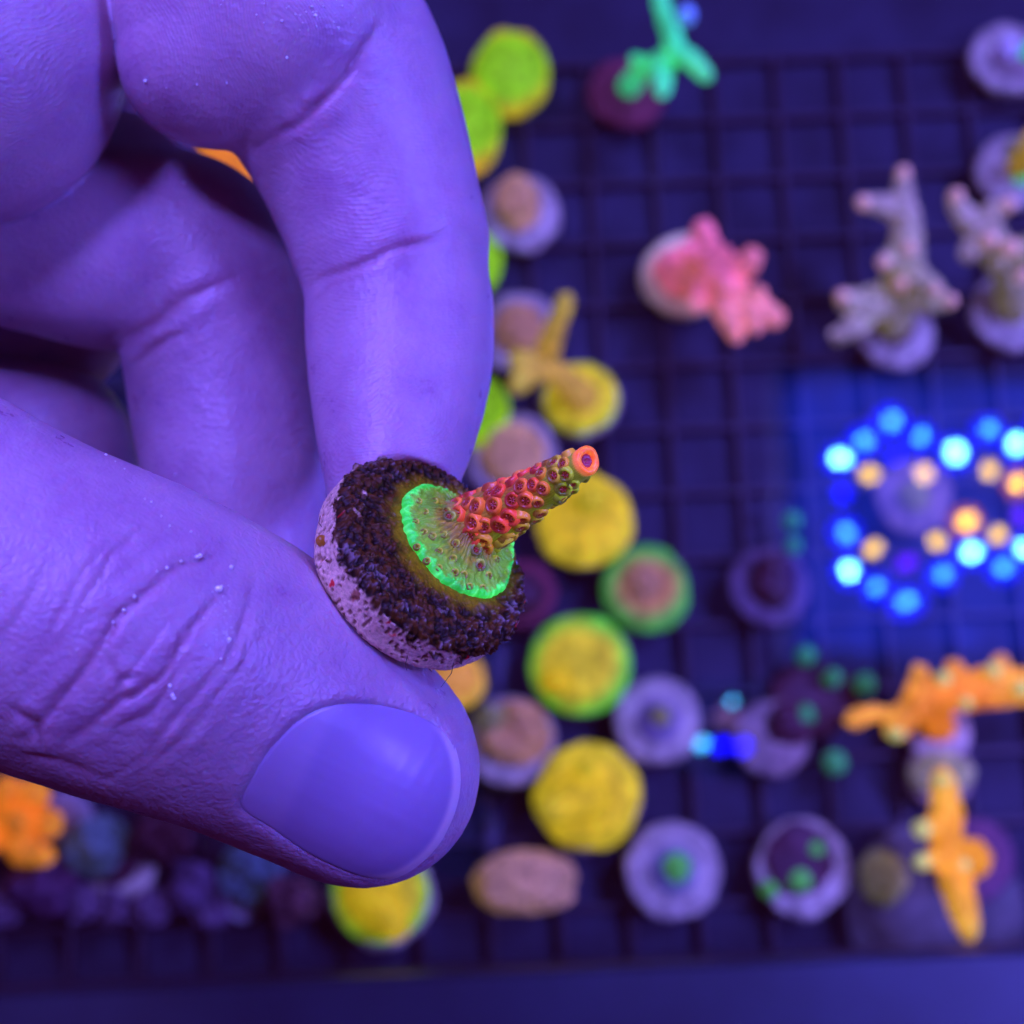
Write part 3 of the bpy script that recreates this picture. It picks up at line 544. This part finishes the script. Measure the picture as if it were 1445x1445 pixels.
disp += -.03 * np.abs(fbm(np.stack([V @ np.array([.85, .5, 0]) * 1.6, V @ np.array([-.5, .85, 0]) * .45, V[:, 2] * .5], 1), 3, 61)) * rough
V = V + N * disp[:, None]
# ridge direction of the skin print for each part, millimetres along the ridge normal
warp = fbm(V * .16, 2, 71) * 2.2
def dirc(a): return V[:, 0] * math.cos(a) + V[:, 1] * math.sin(a)
ph = np.where(which == 1, np.where(px2[:, 1] < 200 - .9 * (px2[:, 0] - 370), dirc(.12) + .020 * (V[:, 1] + 35) ** 2, dirc(1.35) + .035 * (V[:, 0] + 12) ** 2), 0.0)
ph = np.where(which == 2, np.hypot(V[:, 0] + 62, V[:, 1] + 70), ph); ph = np.where(which >= 3, dirc(1.25), ph) + warp
amp = np.where(th, 0, np.where(which <= 2, 1.0, .6))
t = NT('skin')
base = t.mix(t.math('MULTIPLY', t.attr('crease'), .55), t.ramp(t.noise(130, 5, .65), [(.25, (.42, .22, .34)), (.5, (.52, .33, .41)), (.75, (.60, .40, .44))]), (.36, .10, .14))  # redder skin in the creases, with their shadow lines painted in
rid = t.math('MULTIPLY', t.math('SINE', t.math('MULTIPLY', t.attr('ridge'), 6.2832 / .36)), t.attr('ridge_amount'))
pore = t.n('ShaderNodeTexVoronoi'); pore.inputs['Scale'].default_value = 1900; t.l(t.obj(), pore.inputs['Vector'])
nb = t.bump(pore.outputs['Distance'], .30, .00016); nb = t.bump(t.noise(2600, 4, .65), .38, .00014, nb); nb = t.bump(rid, .17, .00005, nb)
wv = t.n('ShaderNodeVectorMath', operation='ADD'); nv_ = t.n('ShaderNodeTexNoise'); nv_.inputs['Scale'].default_value = 350; t.l(t.obj(), nv_.inputs['Vector']); sc_ = t.n('ShaderNodeVectorMath', operation='SCALE'); sc_.inputs['Scale'].default_value = .0016
t.l(nv_.outputs['Color'], sc_.inputs[0]); t.l(t.obj(), wv.inputs[0]); t.l(sc_.outputs[0], wv.inputs[1])
ve = t.n('ShaderNodeTexVoronoi', feature='DISTANCE_TO_EDGE'); ve.inputs['Scale'].default_value = 1350; t.l(wv.outputs[0], ve.inputs['Vector'])
cellh = t.math('MULTIPLY', t.math('MINIMUM', ve.outputs['Distance'], .22), t.math('SUBTRACT', 1.0, t.math('MULTIPLY', t.attr('ridge_amount'), .75)))
nb = t.bump(cellh, .30, .00038, nb)
t.set(Base_Color=base, Roughness=t.ramp(t.noise(260, 4, .6), [(.3, (.26, .26, .26)), (.7, (.46, .46, .46))]), Specular_IOR_Level=.55, Subsurface_Weight=.65, Subsurface_Radius=(1.0, .18, .12), Subsurface_Scale=.003, Normal=nb)
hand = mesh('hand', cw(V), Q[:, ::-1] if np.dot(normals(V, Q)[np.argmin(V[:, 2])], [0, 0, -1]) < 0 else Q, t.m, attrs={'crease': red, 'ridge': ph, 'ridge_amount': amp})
tag(hand, 'bare hand pinching the coral plug between thumb and index finger', 'hand')
# thumbnail
def march(f, px, py, d0=118.0):
    v = np.stack([(px - HALF) / F_PX, (py - HALF) / F_PX, np.ones_like(px)], 1); t_ = np.full(len(px), d0)
    for _ in range(60): t_ = t_ + f(v * t_[:, None]) * .9
    return v * t_[:, None]
nc = NAILP.mean(0); rows = np.concatenate([np.linspace(.02, .9, 26), np.linspace(.92, 1.012, 7)])
PX = np.concatenate([nc + r_ * (NAILP - nc) for r_ in rows]); NV = march(thumb_sdf, PX[:, 0], PX[:, 1])
fr_ = np.repeat(rows, len(NAILP)); axn = np.clip(((PX - np.array([337, 1090])) @ np.array([.90, .43])) / 330, 0, 1)
lat = (PX - nc) @ np.array([-.43, .90]) / 118
lift = .02 - .20 * sstep(.95, 1.012, fr_) * (1 - .75 * sstep(.6, .95, axn)) + .22 * sstep(.5, 1, axn) - .10 * lat ** 2
nn = np.stack([thumb_sdf(NV + .05 * np.eye(3)[i]) - thumb_sdf(NV - .05 * np.eye(3)[i]) for i in range(3)], 1); nn /= np.linalg.norm(nn, axis=1)[:, None]
NV = NV + nn * (lift + .022 * fbm(np.stack([lat * 9, axn * 1.2, 0 * lat], 1), 2, 5))[:, None]
m_ = len(NAILP); Fc = [tuple(q) for q in grid_faces(len(rows), m_)] + [tuple(range(m_))[::-1]]
t = NT('nail'); fe = t.attr('free_edge'); lun = t.attr('lunula')
col = t.mix(fe, t.mix(lun, (.38, .28, .47), (.46, .35, .52)), (.80, .62, .62))
t.set(Base_Color=col, Roughness=.32, Specular_IOR_Level=.5, Coat_Weight=.35, Coat_Roughness=.28, Subsurface_Weight=.4, Subsurface_Radius=(1, .3, .2), Subsurface_Scale=.0012, Normal=t.bump(t.noise(600, 3), .10, .0001))
edge = sstep(.90, .96, fr_) * sstep(.62, .80, axn); luna = sstep(.30, .22, axn)
nail = mesh('thumbnail', cw(NV), Fc, t.m, hand, attrs={'free_edge': edge, 'lunula': luna})

# ---------------------------------------------------------------- the held plug and its coral
held = empty('held_coral_frag', cw(PC[None])[0]); tag(held, 'crusted plug with a green rimmed, red knobbed coral branch held in the fingers', 'coral')
H0 = np.array(held.location)
def hm(name, P, Fc, mat, parent=None, **kw): return mesh(name, cw(P) - H0, Fc, mat, parent or held, **kw)
b = 1.1; prof = [(r_, 0.0) for r_ in np.linspace(.02, PR - b, 84)] + [(PR - b + b * math.sin(a), -b + b * math.cos(a)) for a in np.linspace(.1, math.pi / 2, 13)] + [(PR - .10 * s_, -b - (PT - 2 * b) * s_) for s_ in np.linspace(.03, 1, 24)] + [(PR - .1 - b + b * math.cos(a), -PT + b - b * math.sin(a)) for a in np.linspace(.1, math.pi / 2, 10)] + [(r_, -PT) for r_ in np.linspace(PR - b - .4, .3, 14)]
na = 520; a = np.arange(na) / na * 2 * math.pi; R_ = np.array([p[0] for p in prof])[:, None]; H_ = np.array([p[1] for p in prof])[:, None]
L = np.stack([R_ * np.cos(a), R_ * np.sin(a), H_ + 0 * a], -1).reshape(-1, 3)
rr = np.hypot(L[:, 0], L[:, 1]); wallm = sstep(-.5, -1.1, L[:, 2]); top = 1 - wallm
outl = 1 + .05 * fbm(np.stack([np.cos(np.arctan2(L[:, 1], L[:, 0])) * 1.8, np.sin(np.arctan2(L[:, 1], L[:, 0])) * 1.8, 0 * rr], 1), 4, 9)
L[:, 0] *= outl; L[:, 1] *= outl
cxy = px_on_face(640, 765); dcor = np.hypot(L[:, 0] - cxy[0], L[:, 1] - cxy[1])
lump = fbm(L * 1.5, 4, 13); grain = vnoise(L * 3.6, 15); fine = vnoise(L * 7.5, 17)
border = L[:, 2] + .95 + .95 * fbm(L * .55, 3, 19) + .9 * fbm(L * 1.6, 3, 29)
lay = px_on_face(690, 900); dirb = (L[:, :2] @ (lay[:2] / np.linalg.norm(lay[:2]))) / PR
border = border + 1.5 * sstep(.45, .95, dirb) * sstep(-.2, .6, fbm(L * .9, 2, 33) + .2)
algae = sstep(-.22, .22, border)
algae = np.maximum(algae, sstep(.50, .60, fbm(L * 1.5, 3, 43)) * .9)
near = sstep(7.6, 5.4, dcor + .8 * fbm(L * .8, 2, 99))                                    # smoother olive film round the coral
pit = sstep(.30, .55, vnoise(L * 2.9, 53)) * (1 - algae)
rimz = sstep(PR - 2.6, PR - .6, rr); dz = algae * ((.34 - .15 * near + .12 * rimz) * lump + (.22 - .13 * near + .14 * rimz) * np.maximum(grain, -.3) + .07 * fine) - .16 * pit + (1 - algae) * .05 * fine + .12 * fbm(L * .4, 2, 3)
nrm = np.stack([L[:, 0] / np.maximum(rr, .01), L[:, 1] / np.maximum(rr, .01), 0 * rr], 1) * wallm[:, None]; nrm[:, 2] = np.where(L[:, 2] < -PT + .4, -1, 1) * top + .0; nrm /= np.maximum(np.linalg.norm(nrm, axis=1), .01)[:, None]
P = plug_world(L + nrm * (dz * (1 - .75 * near * top))[:, None])
fleck = sstep(.60, 1.0, grain + .5 * fine + .9 * fbm(L * .5, 2, 63)) * algae * (1 - near) * sstep(5.0, 8.5, rr + 1.5 * fbm(L * .5, 2, 67))
redm = sstep(.66, .72, fbm(L * 1.05 + 3.3, 2, 73)) * sstep(-.1, -.6, L[:, 2])
rust = sstep(.45, .62, fbm(L * .9 + 9.1, 3, 83)) * (1 - algae)
colr = np.array([.92, .68, .40]) * (1 + .18 * fbm(L * 1.2, 3, 93))[:, None]
def mixc(c, f, k): return c * (1 - f[:, None]) + np.array(k) * f[:, None]
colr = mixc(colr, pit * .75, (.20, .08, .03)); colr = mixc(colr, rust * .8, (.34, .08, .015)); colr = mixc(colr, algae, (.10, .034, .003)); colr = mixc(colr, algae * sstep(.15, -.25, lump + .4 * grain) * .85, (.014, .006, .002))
colr = mixc(colr, algae * near * .9, (.36, .25, .003)); colr = mixc(colr, fleck * .6, (.34, .28, .25)); colr = mixc(colr, redm * .95, (.85, .01, .02))
t = NT('crusted_ceramic'); nf = t.noise(2600, 4, .7)
t.set(Base_Color=t.mix(1.0, t.attr('tint', 'Color'), t.ramp(nf, [(.3, (.6, .6, .6)), (.7, (1.25, 1.25, 1.25))]), 'MULTIPLY'), Roughness=.45, Specular_IOR_Level=.22, Normal=t.bump(nf, .28, .0003))
pf = [tuple(q) for q in grid_faces(len(prof), na)] + [tuple(range(na))[::-1], tuple(range((len(prof) - 1) * na, len(prof) * na))]
hm('plug', P, pf, t.m, attrs={'tint': np.clip(colr, 0, 1)})
# amber bead, hair threads on the plug
def lath_at(name, c, r_, mat, sq=1.0, parent=None):
    V, Fc = lathe([(r_ * math.sin(x), -r_ * math.cos(x)) for x in np.linspace(.08, math.pi - .08, 12)], 20); return mesh(name, V, Fc, mat, parent or held, loc=cw(c[None])[0] - H0)
t = NT('amber_bead'); t.set(Base_Color=(.30, .10, .015), Roughness=.2, Emission_Color=(.5, .2, .02), Emission_Strength=.12)
def on_wall(px, py): return march(plug_sdf, np.array([float(px)]), np.array([float(py)]), 130.0)[0]
lath_at('amber_bead', on_wall(454, 763), .00052, t.m)
m_hair = plain('dark_thread', (.06, .03, .02), .6, .2, 100, .3, 0)
def thread(c0, pts, r_=.045):
    d = [pd(x, y, c0[2] + dz_) for x, y, dz_ in pts]; d[0] = c0; X = np.array([d[0] + (d[-1] - d[0]) * u + 0 for u in (0,)]) ; Xs = []
    for i in range(len(d) - 1):
        for u in np.arange(5) / 5: Xs.append(d[i] * (1 - u) + d[i + 1] * u)
    Xs.append(d[-1]); Xs = np.array(Xs); n = 6; Vv = []
    for i, p in enumerate(Xs):
        tg = Xs[min(i + 1, len(Xs) - 1)] - Xs[max(i - 1, 0)]; tg /= np.linalg.norm(tg); u_ = np.cross(tg, [.3, .2, 1]); u_ /= np.linalg.norm(u_); w_ = np.cross(tg, u_)
        for k in range(n): an = k / n * 2 * math.pi; Vv.append(p + (u_ * math.cos(an) + w_ * math.sin(an)) * r_ * (1 - .6 * i / len(Xs)))
    return hm('thread', np.array(Vv), grid_faces(len(Xs), n), m_hair)
thread(on_wall(640, 935), [(640, 935, 0), (637, 950, -.3), (628, 962, -.4), (622, 970, -.3)]); thread(on_wall(575, 925), [(575, 925, 0), (572, 938, -.6), (574, 946, -.5)])
thread(on_wall(452, 728), [(452, 728, 0), (450, 738, -.6), (456, 746, -.7), (464, 748, -.4)]); thread(on_wall(545, 640), [(545, 640, 0), (541, 633, -.3), (538, 629, -.4)]); thread(on_wall(548, 638), [(548, 638, 0), (550, 631, -.3), (556, 627, -.4)])

# encrusting sheet with the glowing green edge
OUT = [(566, 712), (573, 698), (595, 687), (624, 694), (648, 708), (672, 722), (700, 745), (716, 760), (722, 778), (720, 798), (710, 832), (684, 845), (656, 839), (624, 823), (598, 797), (576, 765), (568, 737)]
oc = smooth_closed(OUT, 420); o3 = np.array([px_on_face(x, y) for x, y in oc])[:, :2]; cc = px_on_face(655, 748)[:2]
th_ = np.arctan2(o3[:, 1] - cc[1], o3[:, 0] - cc[0]); edge_w = 1 + .006 * vnoise(np.stack([np.cos(th_) * 30, np.sin(th_) * 30, 0 * th_], 1), 14) + .014 * vnoise(np.stack([np.cos(th_) * 14, np.sin(th_) * 14, 0 * th_], 1), 4)
rows = np.concatenate([np.linspace(.03, .8, 46), np.linspace(.815, 1.0, 26)]); nr = len(rows); mO = len(o3)
xy = cc + (rows[:, None] * edge_w ** 1.0)[..., None] * (o3 - cc)[None]; s_ = np.repeat(rows[:, None], mO, 1).ravel(); xy = xy.reshape(-1, 2); tt = np.tile(th_, nr)
p3 = np.stack([xy[:, 0], xy[:, 1], 0 * s_], 1)
folds = np.abs(vnoise(np.stack([np.cos(tt) * 7.5, np.sin(tt) * 7.5, s_ * 2.5], 1), 6)); folds = 1 - np.clip(folds * 2.2, 0, 1); folds = np.maximum(folds, .8 * (1 - np.clip(np.abs(vnoise(np.stack([np.cos(tt) * 15, np.sin(tt) * 15, s_ * 3], 1), 16)) * 2.5, 0, 1))) ; fz = sstep(.62, .98, s_) * sstep(1.02, .97, s_)
stri0 = (.5 + .5 * np.sin(tt * 52 + 9 * vnoise(p3 * .6, 3) + 3 * vnoise(p3 * 1.7, 33))) * sstep(.2, .5, s_)
hgt = .30 + .26 * sstep(1.0, .95, s_) + .55 * sstep(.95, .25, s_) + 1.9 * sstep(.55, .0, s_) + .05 * fz * folds ** 1.5 + .17 * stri0 + .10 * fbm(p3 * 1.3, 3, 8) + .05 * vnoise(p3 * 4.5, 9)
hgt = np.where(s_ > .995, -.1, hgt)
stri = .5 + .5 * np.sin(tt * 52 + 9 * vnoise(p3 * .6, 3) + 3 * vnoise(p3 * 1.7, 33))
g1 = sstep(.86, .97, s_ + .06 * vnoise(p3 * 2.2, 5) + .04 * (folds - .5)); g0 = sstep(.35, .85, s_ + .14 * vnoise(p3 * .9, 7)) * (1 - g1)
tint = np.tile(np.array([.34, .22, .018]), (len(s_), 1)) * (1 + .35 * vnoise(p3 * 2.6, 12))[:, None] * (.8 + .35 * stri)[:, None]
tint = mixc(tint, g0 * .85, (.16, .54, .03)); tint = mixc(tint, sstep(.0, .6, fbm(p3 * 1.1, 2, 22)) * .8 * (1 - g1), (.14, .32, .02)); tint = mixc(tint, g1, (.03, .66, .045)); tint = mixc(tint, g1 * folds ** 4 * .8, (.12, 1.0, .14))
glow = .17 + .16 * g0 + (.48 + .30 * folds ** 3) * g1 * np.clip(.85 + .55 * vnoise(p3 * .55, 44), .35, 1.3)
t = NT('encrusting_tissue'); tc = t.attr('tint', 'Color'); t.set(Base_Color=tc, Roughness=.42, Specular_IOR_Level=.4, Emission_Color=tc, Emission_Strength=t.attr('glow'), Normal=t.bump(t.noise(5200, 3, .6), .35, .0002))
hg = lambda x: x
Fc = [tuple(q) for q in grid_faces(nr, mO)] + [tuple(range(mO))[::-1]]
crust = hm('encrusting_base', plug_world(np.stack([xy[:, 0], xy[:, 1], hgt], 1)), Fc, t.m, attrs={'tint': np.clip(tint, 0, 1), 'glow': glow})

# branch: curve from the base to the tip
B0 = plug_world(np.append(px_on_face(662, 744)[:2], -.6)); 
tipP = pd(828, 650, B0[2] - 11.0)
B1 = B0 + (tipP - B0) * .33 + np.array([.0, .35, 0]); B2 = B0 + (tipP - B0) * .68 + np.array([-.1, .25, 0])
ctr = [(B0, 3.0), (B1, 2.25), (B2, 1.72), (tipP, 1.16)]
def bez(u):
    X = np.array([p for p, _ in ctr]); Rr = np.array([r_ for _, r_ in ctr]); w = np.array([(1 - u) ** 3, 3 * u * (1 - u) ** 2, 3 * u * u * (1 - u), u ** 3])
    return w @ X, w @ Rr
nu, nv = 110, 90; U = np.linspace(0, 1, nu); BV = []; FR = []
ref = np.array([.2, -1.0, -.3])
for u in U:
    p, r_ = bez(u); tg = bez(min(u + .01, 1))[0] - bez(max(u - .01, 0))[0]; tg /= np.linalg.norm(tg); x_ = np.cross(tg, ref); x_ /= np.linalg.norm(x_); y_ = np.cross(tg, x_); FR.append((p, r_, tg, x_, y_))
an = np.arange(nv) / nv * 2 * math.pi
BV = np.array([[p + r_ * (1 + .7 * max(0, .10 - u) * 2) * (math.cos(q) * x_ + math.sin(q) * y_) for q in an] for (p, r_, tg, x_, y_), u in zip(FR, U)]).reshape(-1, 3)
uu = np.repeat(U, nv); bn = .12 * fbm(BV * 1.4, 3, 31) + .05 * vnoise(BV * 4, 32)
cen = np.repeat(np.array([f_[0] for f_ in FR]), nv, 0); BV = cen + (BV - cen) * (1 + bn / 2.2)[:, None]
def hue(u, P_):                                   # pigment along the branch: red flank, green toward the tip and the far side
    s = np.clip((P_[..., 0] - cen_line(u)[..., 0]) * .5 + (P_[..., 1] - cen_line(u)[..., 1]) * .55, -1, 1) / 1.0
    return s
def cen_line(u): return np.array([bez(float(v))[0] for v in np.atleast_1d(u)])
side = ((BV - cen) @ np.array([.62, .78, 0.0])) / 2.2
gm = np.clip(sstep(.55, .95, uu) * .75 + sstep(.1, .9, side) * .8 + .34 + .45 * fbm(BV * .9, 2, 34), 0, 1)
tint = mixc(np.tile(np.array([.48, .11, .02]), (len(uu), 1)) * (1 + .3 * vnoise(BV * 3, 36))[:, None], gm, (.30, .36, .02)); tint = mixc(tint, sstep(.18, .0, uu) * .9, (.36, .28, .02)); tint = mixc(tint, sstep(.955, .985, uu), (.95, .20, .05))
stv = .75 + .45 * (.5 + .5 * np.sin(np.tile(an, nu) * 38 + 4 * vnoise(BV * .9, 37))); tint = tint * stv[:, None]
glow = .16 + .05 * gm + .4 * sstep(.955, .985, uu)
t = NT('branch_tissue'); tc = t.attr('tint', 'Color'); t.set(Base_Color=tc, Roughness=.42, Specular_IOR_Level=.4, Emission_Color=tc, Emission_Strength=t.attr('glow'), Normal=t.bump(t.noise(6000, 3, .6), .5, .0002))
Fc = [tuple(q) for q in grid_faces(nu, nv)]
branch = hm('branch', BV, Fc, t.m, attrs={'tint': np.clip(tint, 0, 1), 'glow': glow})
# axial cup at the tip
p, r_, tg, x_, y_ = FR[-1]; face_t = tg * .75 + np.array([.1, .1, -.65]); face_t /= np.linalg.norm(face_t); x2 = np.cross(face_t, ref); x2 /= np.linalg.norm(x2); y2 = np.cross(face_t, x2)
prof = [(1.12, -.75), (1.20, -.35), (1.20, .05), (1.12, .26), (.96, .36), (.80, .34), (.66, .22), (.58, .02), (.52, -.22)]
an2 = np.arange(48) / 48 * 2 * math.pi
TV = np.array([[p + (rr_ * (1 + .04 * math.sin(3 * q + 1))) * (math.cos(q) * x2 * .93 + math.sin(q) * y2 * 1.05) + face_t * h_ for q in an2] for rr_, h_ in prof]).reshape(-1, 3)
TV += (.05 * vnoise(TV * 2.5, 4))[:, None] * face_t
t = NT('axial_cup_tissue'); nf = t.noise(2500, 3); col = t.ramp(nf, [(.3, (.95, .12, .02)), (.7, (.98, .30, .03))]); t.set(Base_Color=col, Roughness=.4, Emission_Color=col, Emission_Strength=.52, Normal=t.bump(nf, .3, .0002))
axial = hm('axial_cup', TV, [tuple(q) for q in grid_faces(len(prof), 48)], t.m, branch)
CV = np.array([[p + rr_ * (1 + (.22 * math.cos(6 * q) if 0 < k < 3 else 0)) * (math.cos(q) * x2 + math.sin(q) * y2) + face_t * h_ for q in an2] for k, (rr_, h_) in enumerate([(.60, -.10), (.46, .0), (.30, .03), (.12, -.12), (.02, -.2)])]).reshape(-1, 3)
t = NT('axial_polyp_tissue'); t.set(Base_Color=(.36, .04, .07), Roughness=.35, Emission_Color=(.36, .04, .12), Emission_Strength=.10)
hm('axial_polyp', CV, [tuple(q) for q in grid_faces(5, 48)], t.m, branch)
# radial cups with their polyps: one mesh each, shared
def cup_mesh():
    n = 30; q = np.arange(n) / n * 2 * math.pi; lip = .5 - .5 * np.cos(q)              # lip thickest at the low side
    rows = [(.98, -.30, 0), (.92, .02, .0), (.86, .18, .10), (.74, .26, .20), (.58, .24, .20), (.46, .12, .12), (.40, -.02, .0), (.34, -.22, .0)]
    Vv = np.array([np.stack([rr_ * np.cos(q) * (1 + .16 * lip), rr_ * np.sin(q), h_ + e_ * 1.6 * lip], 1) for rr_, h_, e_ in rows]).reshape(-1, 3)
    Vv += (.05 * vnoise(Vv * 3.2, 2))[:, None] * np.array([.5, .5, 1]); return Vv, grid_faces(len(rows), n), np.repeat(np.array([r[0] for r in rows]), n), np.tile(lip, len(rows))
def polyp_mesh():
    n = 36; q = np.arange(n) / n * 2 * math.pi; rows = [(.46, -.10), (.43, .06), (.34, .20), (.20, .27), (.06, .20)]
    Vv = np.array([np.stack([rr_ * (1 + .20 * np.cos(6 * q) * (k in (1, 2))) * np.cos(q), rr_ * (1 + .20 * np.cos(6 * q) * (k in (1, 2))) * np.sin(q), h_ + .05 * np.cos(6 * q) * (k in (1, 2, 3))], 1) for k, (rr_, h_) in enumerate(rows)]).reshape(-1, 3)
    star = np.concatenate([(.5 + .5 * np.cos(6 * q)) ** 2 * w for w in (.0, .5, 1, .9, .3)]); return Vv, [tuple(x) for x in grid_faces(5, n)] + [tuple(range(4 * n, 5 * n))], star
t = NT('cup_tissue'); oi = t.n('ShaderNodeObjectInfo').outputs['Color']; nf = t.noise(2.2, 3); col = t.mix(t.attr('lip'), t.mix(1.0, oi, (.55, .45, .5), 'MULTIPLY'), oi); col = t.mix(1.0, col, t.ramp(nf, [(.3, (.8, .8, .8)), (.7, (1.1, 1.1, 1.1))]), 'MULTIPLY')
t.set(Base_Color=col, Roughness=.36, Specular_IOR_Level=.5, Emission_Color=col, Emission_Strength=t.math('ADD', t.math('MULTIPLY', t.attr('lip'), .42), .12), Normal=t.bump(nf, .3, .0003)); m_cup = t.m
t = NT('polyp_tissue'); col = t.mix(t.attr('star'), (.20, .012, .006), (.62, .09, .05)); t.set(Base_Color=col, Roughness=.28, Specular_IOR_Level=.6, Emission_Color=col, Emission_Strength=.16); m_pol = t.m
cV, cF, cR, cL = cup_mesh(); pV, pF, pS = polyp_mesh(); cups = []
def set_frame(o, c, zax, xax, sc):
    zax = zax / np.linalg.norm(zax); xax = xax - zax * (xax @ zax); xax /= np.linalg.norm(xax); yax = np.cross(zax, xax); B = np.stack([xax, yax, zax], 1)
    R3 = np.stack([RIGHT, -UP, FWD], 1) @ B; M = Matrix.Identity(4); cwp = cw(c[None])[0] - H0
    for i in range(3):
        for j in range(3): M[i][j] = R3[i, j] * sc[j] / 1000
        M[i][3] = cwp[i]
    o.matrix_local = M
def add_cup(c, out, toward, size, colr_, parent, squash=1.0):
    if not cups:
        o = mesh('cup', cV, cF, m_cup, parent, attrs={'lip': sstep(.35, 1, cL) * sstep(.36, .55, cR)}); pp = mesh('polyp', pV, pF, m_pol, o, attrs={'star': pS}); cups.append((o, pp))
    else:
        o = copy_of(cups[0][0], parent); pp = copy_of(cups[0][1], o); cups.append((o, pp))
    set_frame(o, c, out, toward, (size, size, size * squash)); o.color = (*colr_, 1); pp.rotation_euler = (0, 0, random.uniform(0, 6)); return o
RED, PEACH, CGR = np.array([.86, .085, .045]), np.array([.90, .26, .05]), np.array([.38, .50, .03])
k = 0
for ring in range(12):
    u = .09 + ring * .0735; i = min(int(u * (nu - 1)), nu - 1); p, r_, tg, x_, y_ = FR[i]; nper = 8 if u < .3 else 7
    for j in range(nper):
        q = (j + .5 * (ring % 2)) / nper * 2 * math.pi + random.uniform(-.24, .24); u2 = min(u + random.uniform(-.028, .028), .93); i = int(u2 * (nu - 1)); p, r_, tg, x_, y_ = FR[i]
        o_ = math.cos(q) * x_ + math.sin(q) * y_; c = p + o_ * (r_ * .98); sd = o_ @ np.array([.62, .78, 0.0])
        g = float(np.clip(sstep(.62, .95, u2) * .7 + sstep(.15, .95, sd) * .8 + random.uniform(-.25, .3), 0, 1)); base_c = RED * (1 - .5 * (k % 3 == 1)) + PEACH * .5 * (k % 3 == 1); cl = base_c * (1 - g) + CGR * g
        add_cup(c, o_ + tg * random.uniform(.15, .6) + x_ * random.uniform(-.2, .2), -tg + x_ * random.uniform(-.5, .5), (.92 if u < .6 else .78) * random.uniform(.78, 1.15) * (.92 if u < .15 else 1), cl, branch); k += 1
# small knobs and cups scattered on the encrusting sheet
def sheet_h(s): return .20 + .32 + .55 * sstep(.95, .25, s) + 1.9 * sstep(.55, .0, s)
spots = [(612, 708, .42), (600, 722, .36), (588, 735, .34), (599, 750, .36), (625, 725, .40), (641, 708, .44), (610, 757, .42), (624, 756, .38), (640, 770, .44), (620, 778, .40), (639, 789, .42), (604, 790, .36), (621, 800, .36), (643, 807, .40), (655, 811, .44), (676, 799, .62), (666, 780, .66), (628, 735, .62), (654, 743, .74), (676, 748, .68), (648, 716, .5), (690, 812, .40), (700, 790, .40), (664, 826, .34), (592, 706, .34), (590, 770, .34), (683, 828, .32)]
for n_, (x, y, sz) in enumerate(spots):
    L0 = px_on_face(x, y, .8); v0 = L0[:2] - cc; ang = math.atan2(v0[1], v0[0]); jx = np.argmin(np.abs((th_ - ang + math.pi) % (2 * math.pi) - math.pi)); s0 = np.linalg.norm(v0) / np.linalg.norm(o3[jx] - cc)
    c = plug_world(np.array([L0[0], L0[1], float(sheet_h(np.array([s0]))[0]) + .05])); big = sz > .55
    add_cup(c, PN + .35 * (v0[0] * PU + v0[1] * PV) / (np.linalg.norm(v0) + .1), (v0[0] * PU + v0[1] * PV), sz, (.42, .42, .05) if not big else (.34, .38, .07), crust, 1.25)
    if not big: cups[-1][1].scale = (.5, .5, .6)
# crystals and droplets on the thumb skin
drop = [(279, 786, .20), (283, 784, .13), (327, 800, .16), (309, 831, .20), (313, 829, .13), (244, 981, .20), (246, 985, .17), (324, 902, .14), (236, 801, .10), (150, 642, .12), (163, 652, .10), (176, 662, .08), (270, 750, .10), (240, 742, .07), (228, 728, .07), (214, 708, .07), (205, 704, .06), (240, 968, .14), (222, 806, .08), (190, 842, .10), (175, 861, .10), (160, 878, .08), (312, 930, .09), (320, 880, .07), (318, 862, .07), (326, 885, .08), (256, 792, .09)]
drop += [(random.gauss(312, 9), random.gauss(880, 24), random.uniform(.03, .06)) for _ in range(60)]
drop += [(x, y, z_) for x, y, z_ in ((205, 115, .14), (398, 30, .10), (440, 10, .13), (405, 82, .09), (445, 22, .12), (478, 40, .10), (320, 118, .08), (278, 120, .07), (142, 155, .10), (250, 330, .06), (260, 258, .10), (248, 670, .08), (235, 125, .06), (300, 240, .05))]
drop += [(random.gauss(430, 55), random.gauss(12, 22), random.uniform(.03, .06)) for _ in range(40)]
DX = np.array(drop); DP = march(hand_sdf, DX[:, 0], DX[:, 1], 112.0); Vv = []; Fc = []; 
sV, sF = lathe([(math.sin(x), -math.cos(x)) for x in np.linspace(.2, math.pi - .2, 6)], 9)
for (x, y, r_), c in zip(drop, DP):
    o_ = len(Vv) * len(sV); j_ = 1 + .35 * RNG.normal(size=3) * .5; Vv.append(sV * r_ * 1.35 * j_ + c + np.array([0, 0, -.10])); Fc += [tuple(int(i) + o_ for i in f_) for f_ in sF]
t = NT('salt_crystal'); t.set(Base_Color=(.9, .95, .9), Roughness=.10, Specular_IOR_Level=1.0, Coat_Weight=1.0)
tag(mesh('salt_specks', cw(np.concatenate(Vv)), Fc, t.m), 'tiny glittering salt and water specks stuck to the skin', 'specks', kind='stuff')
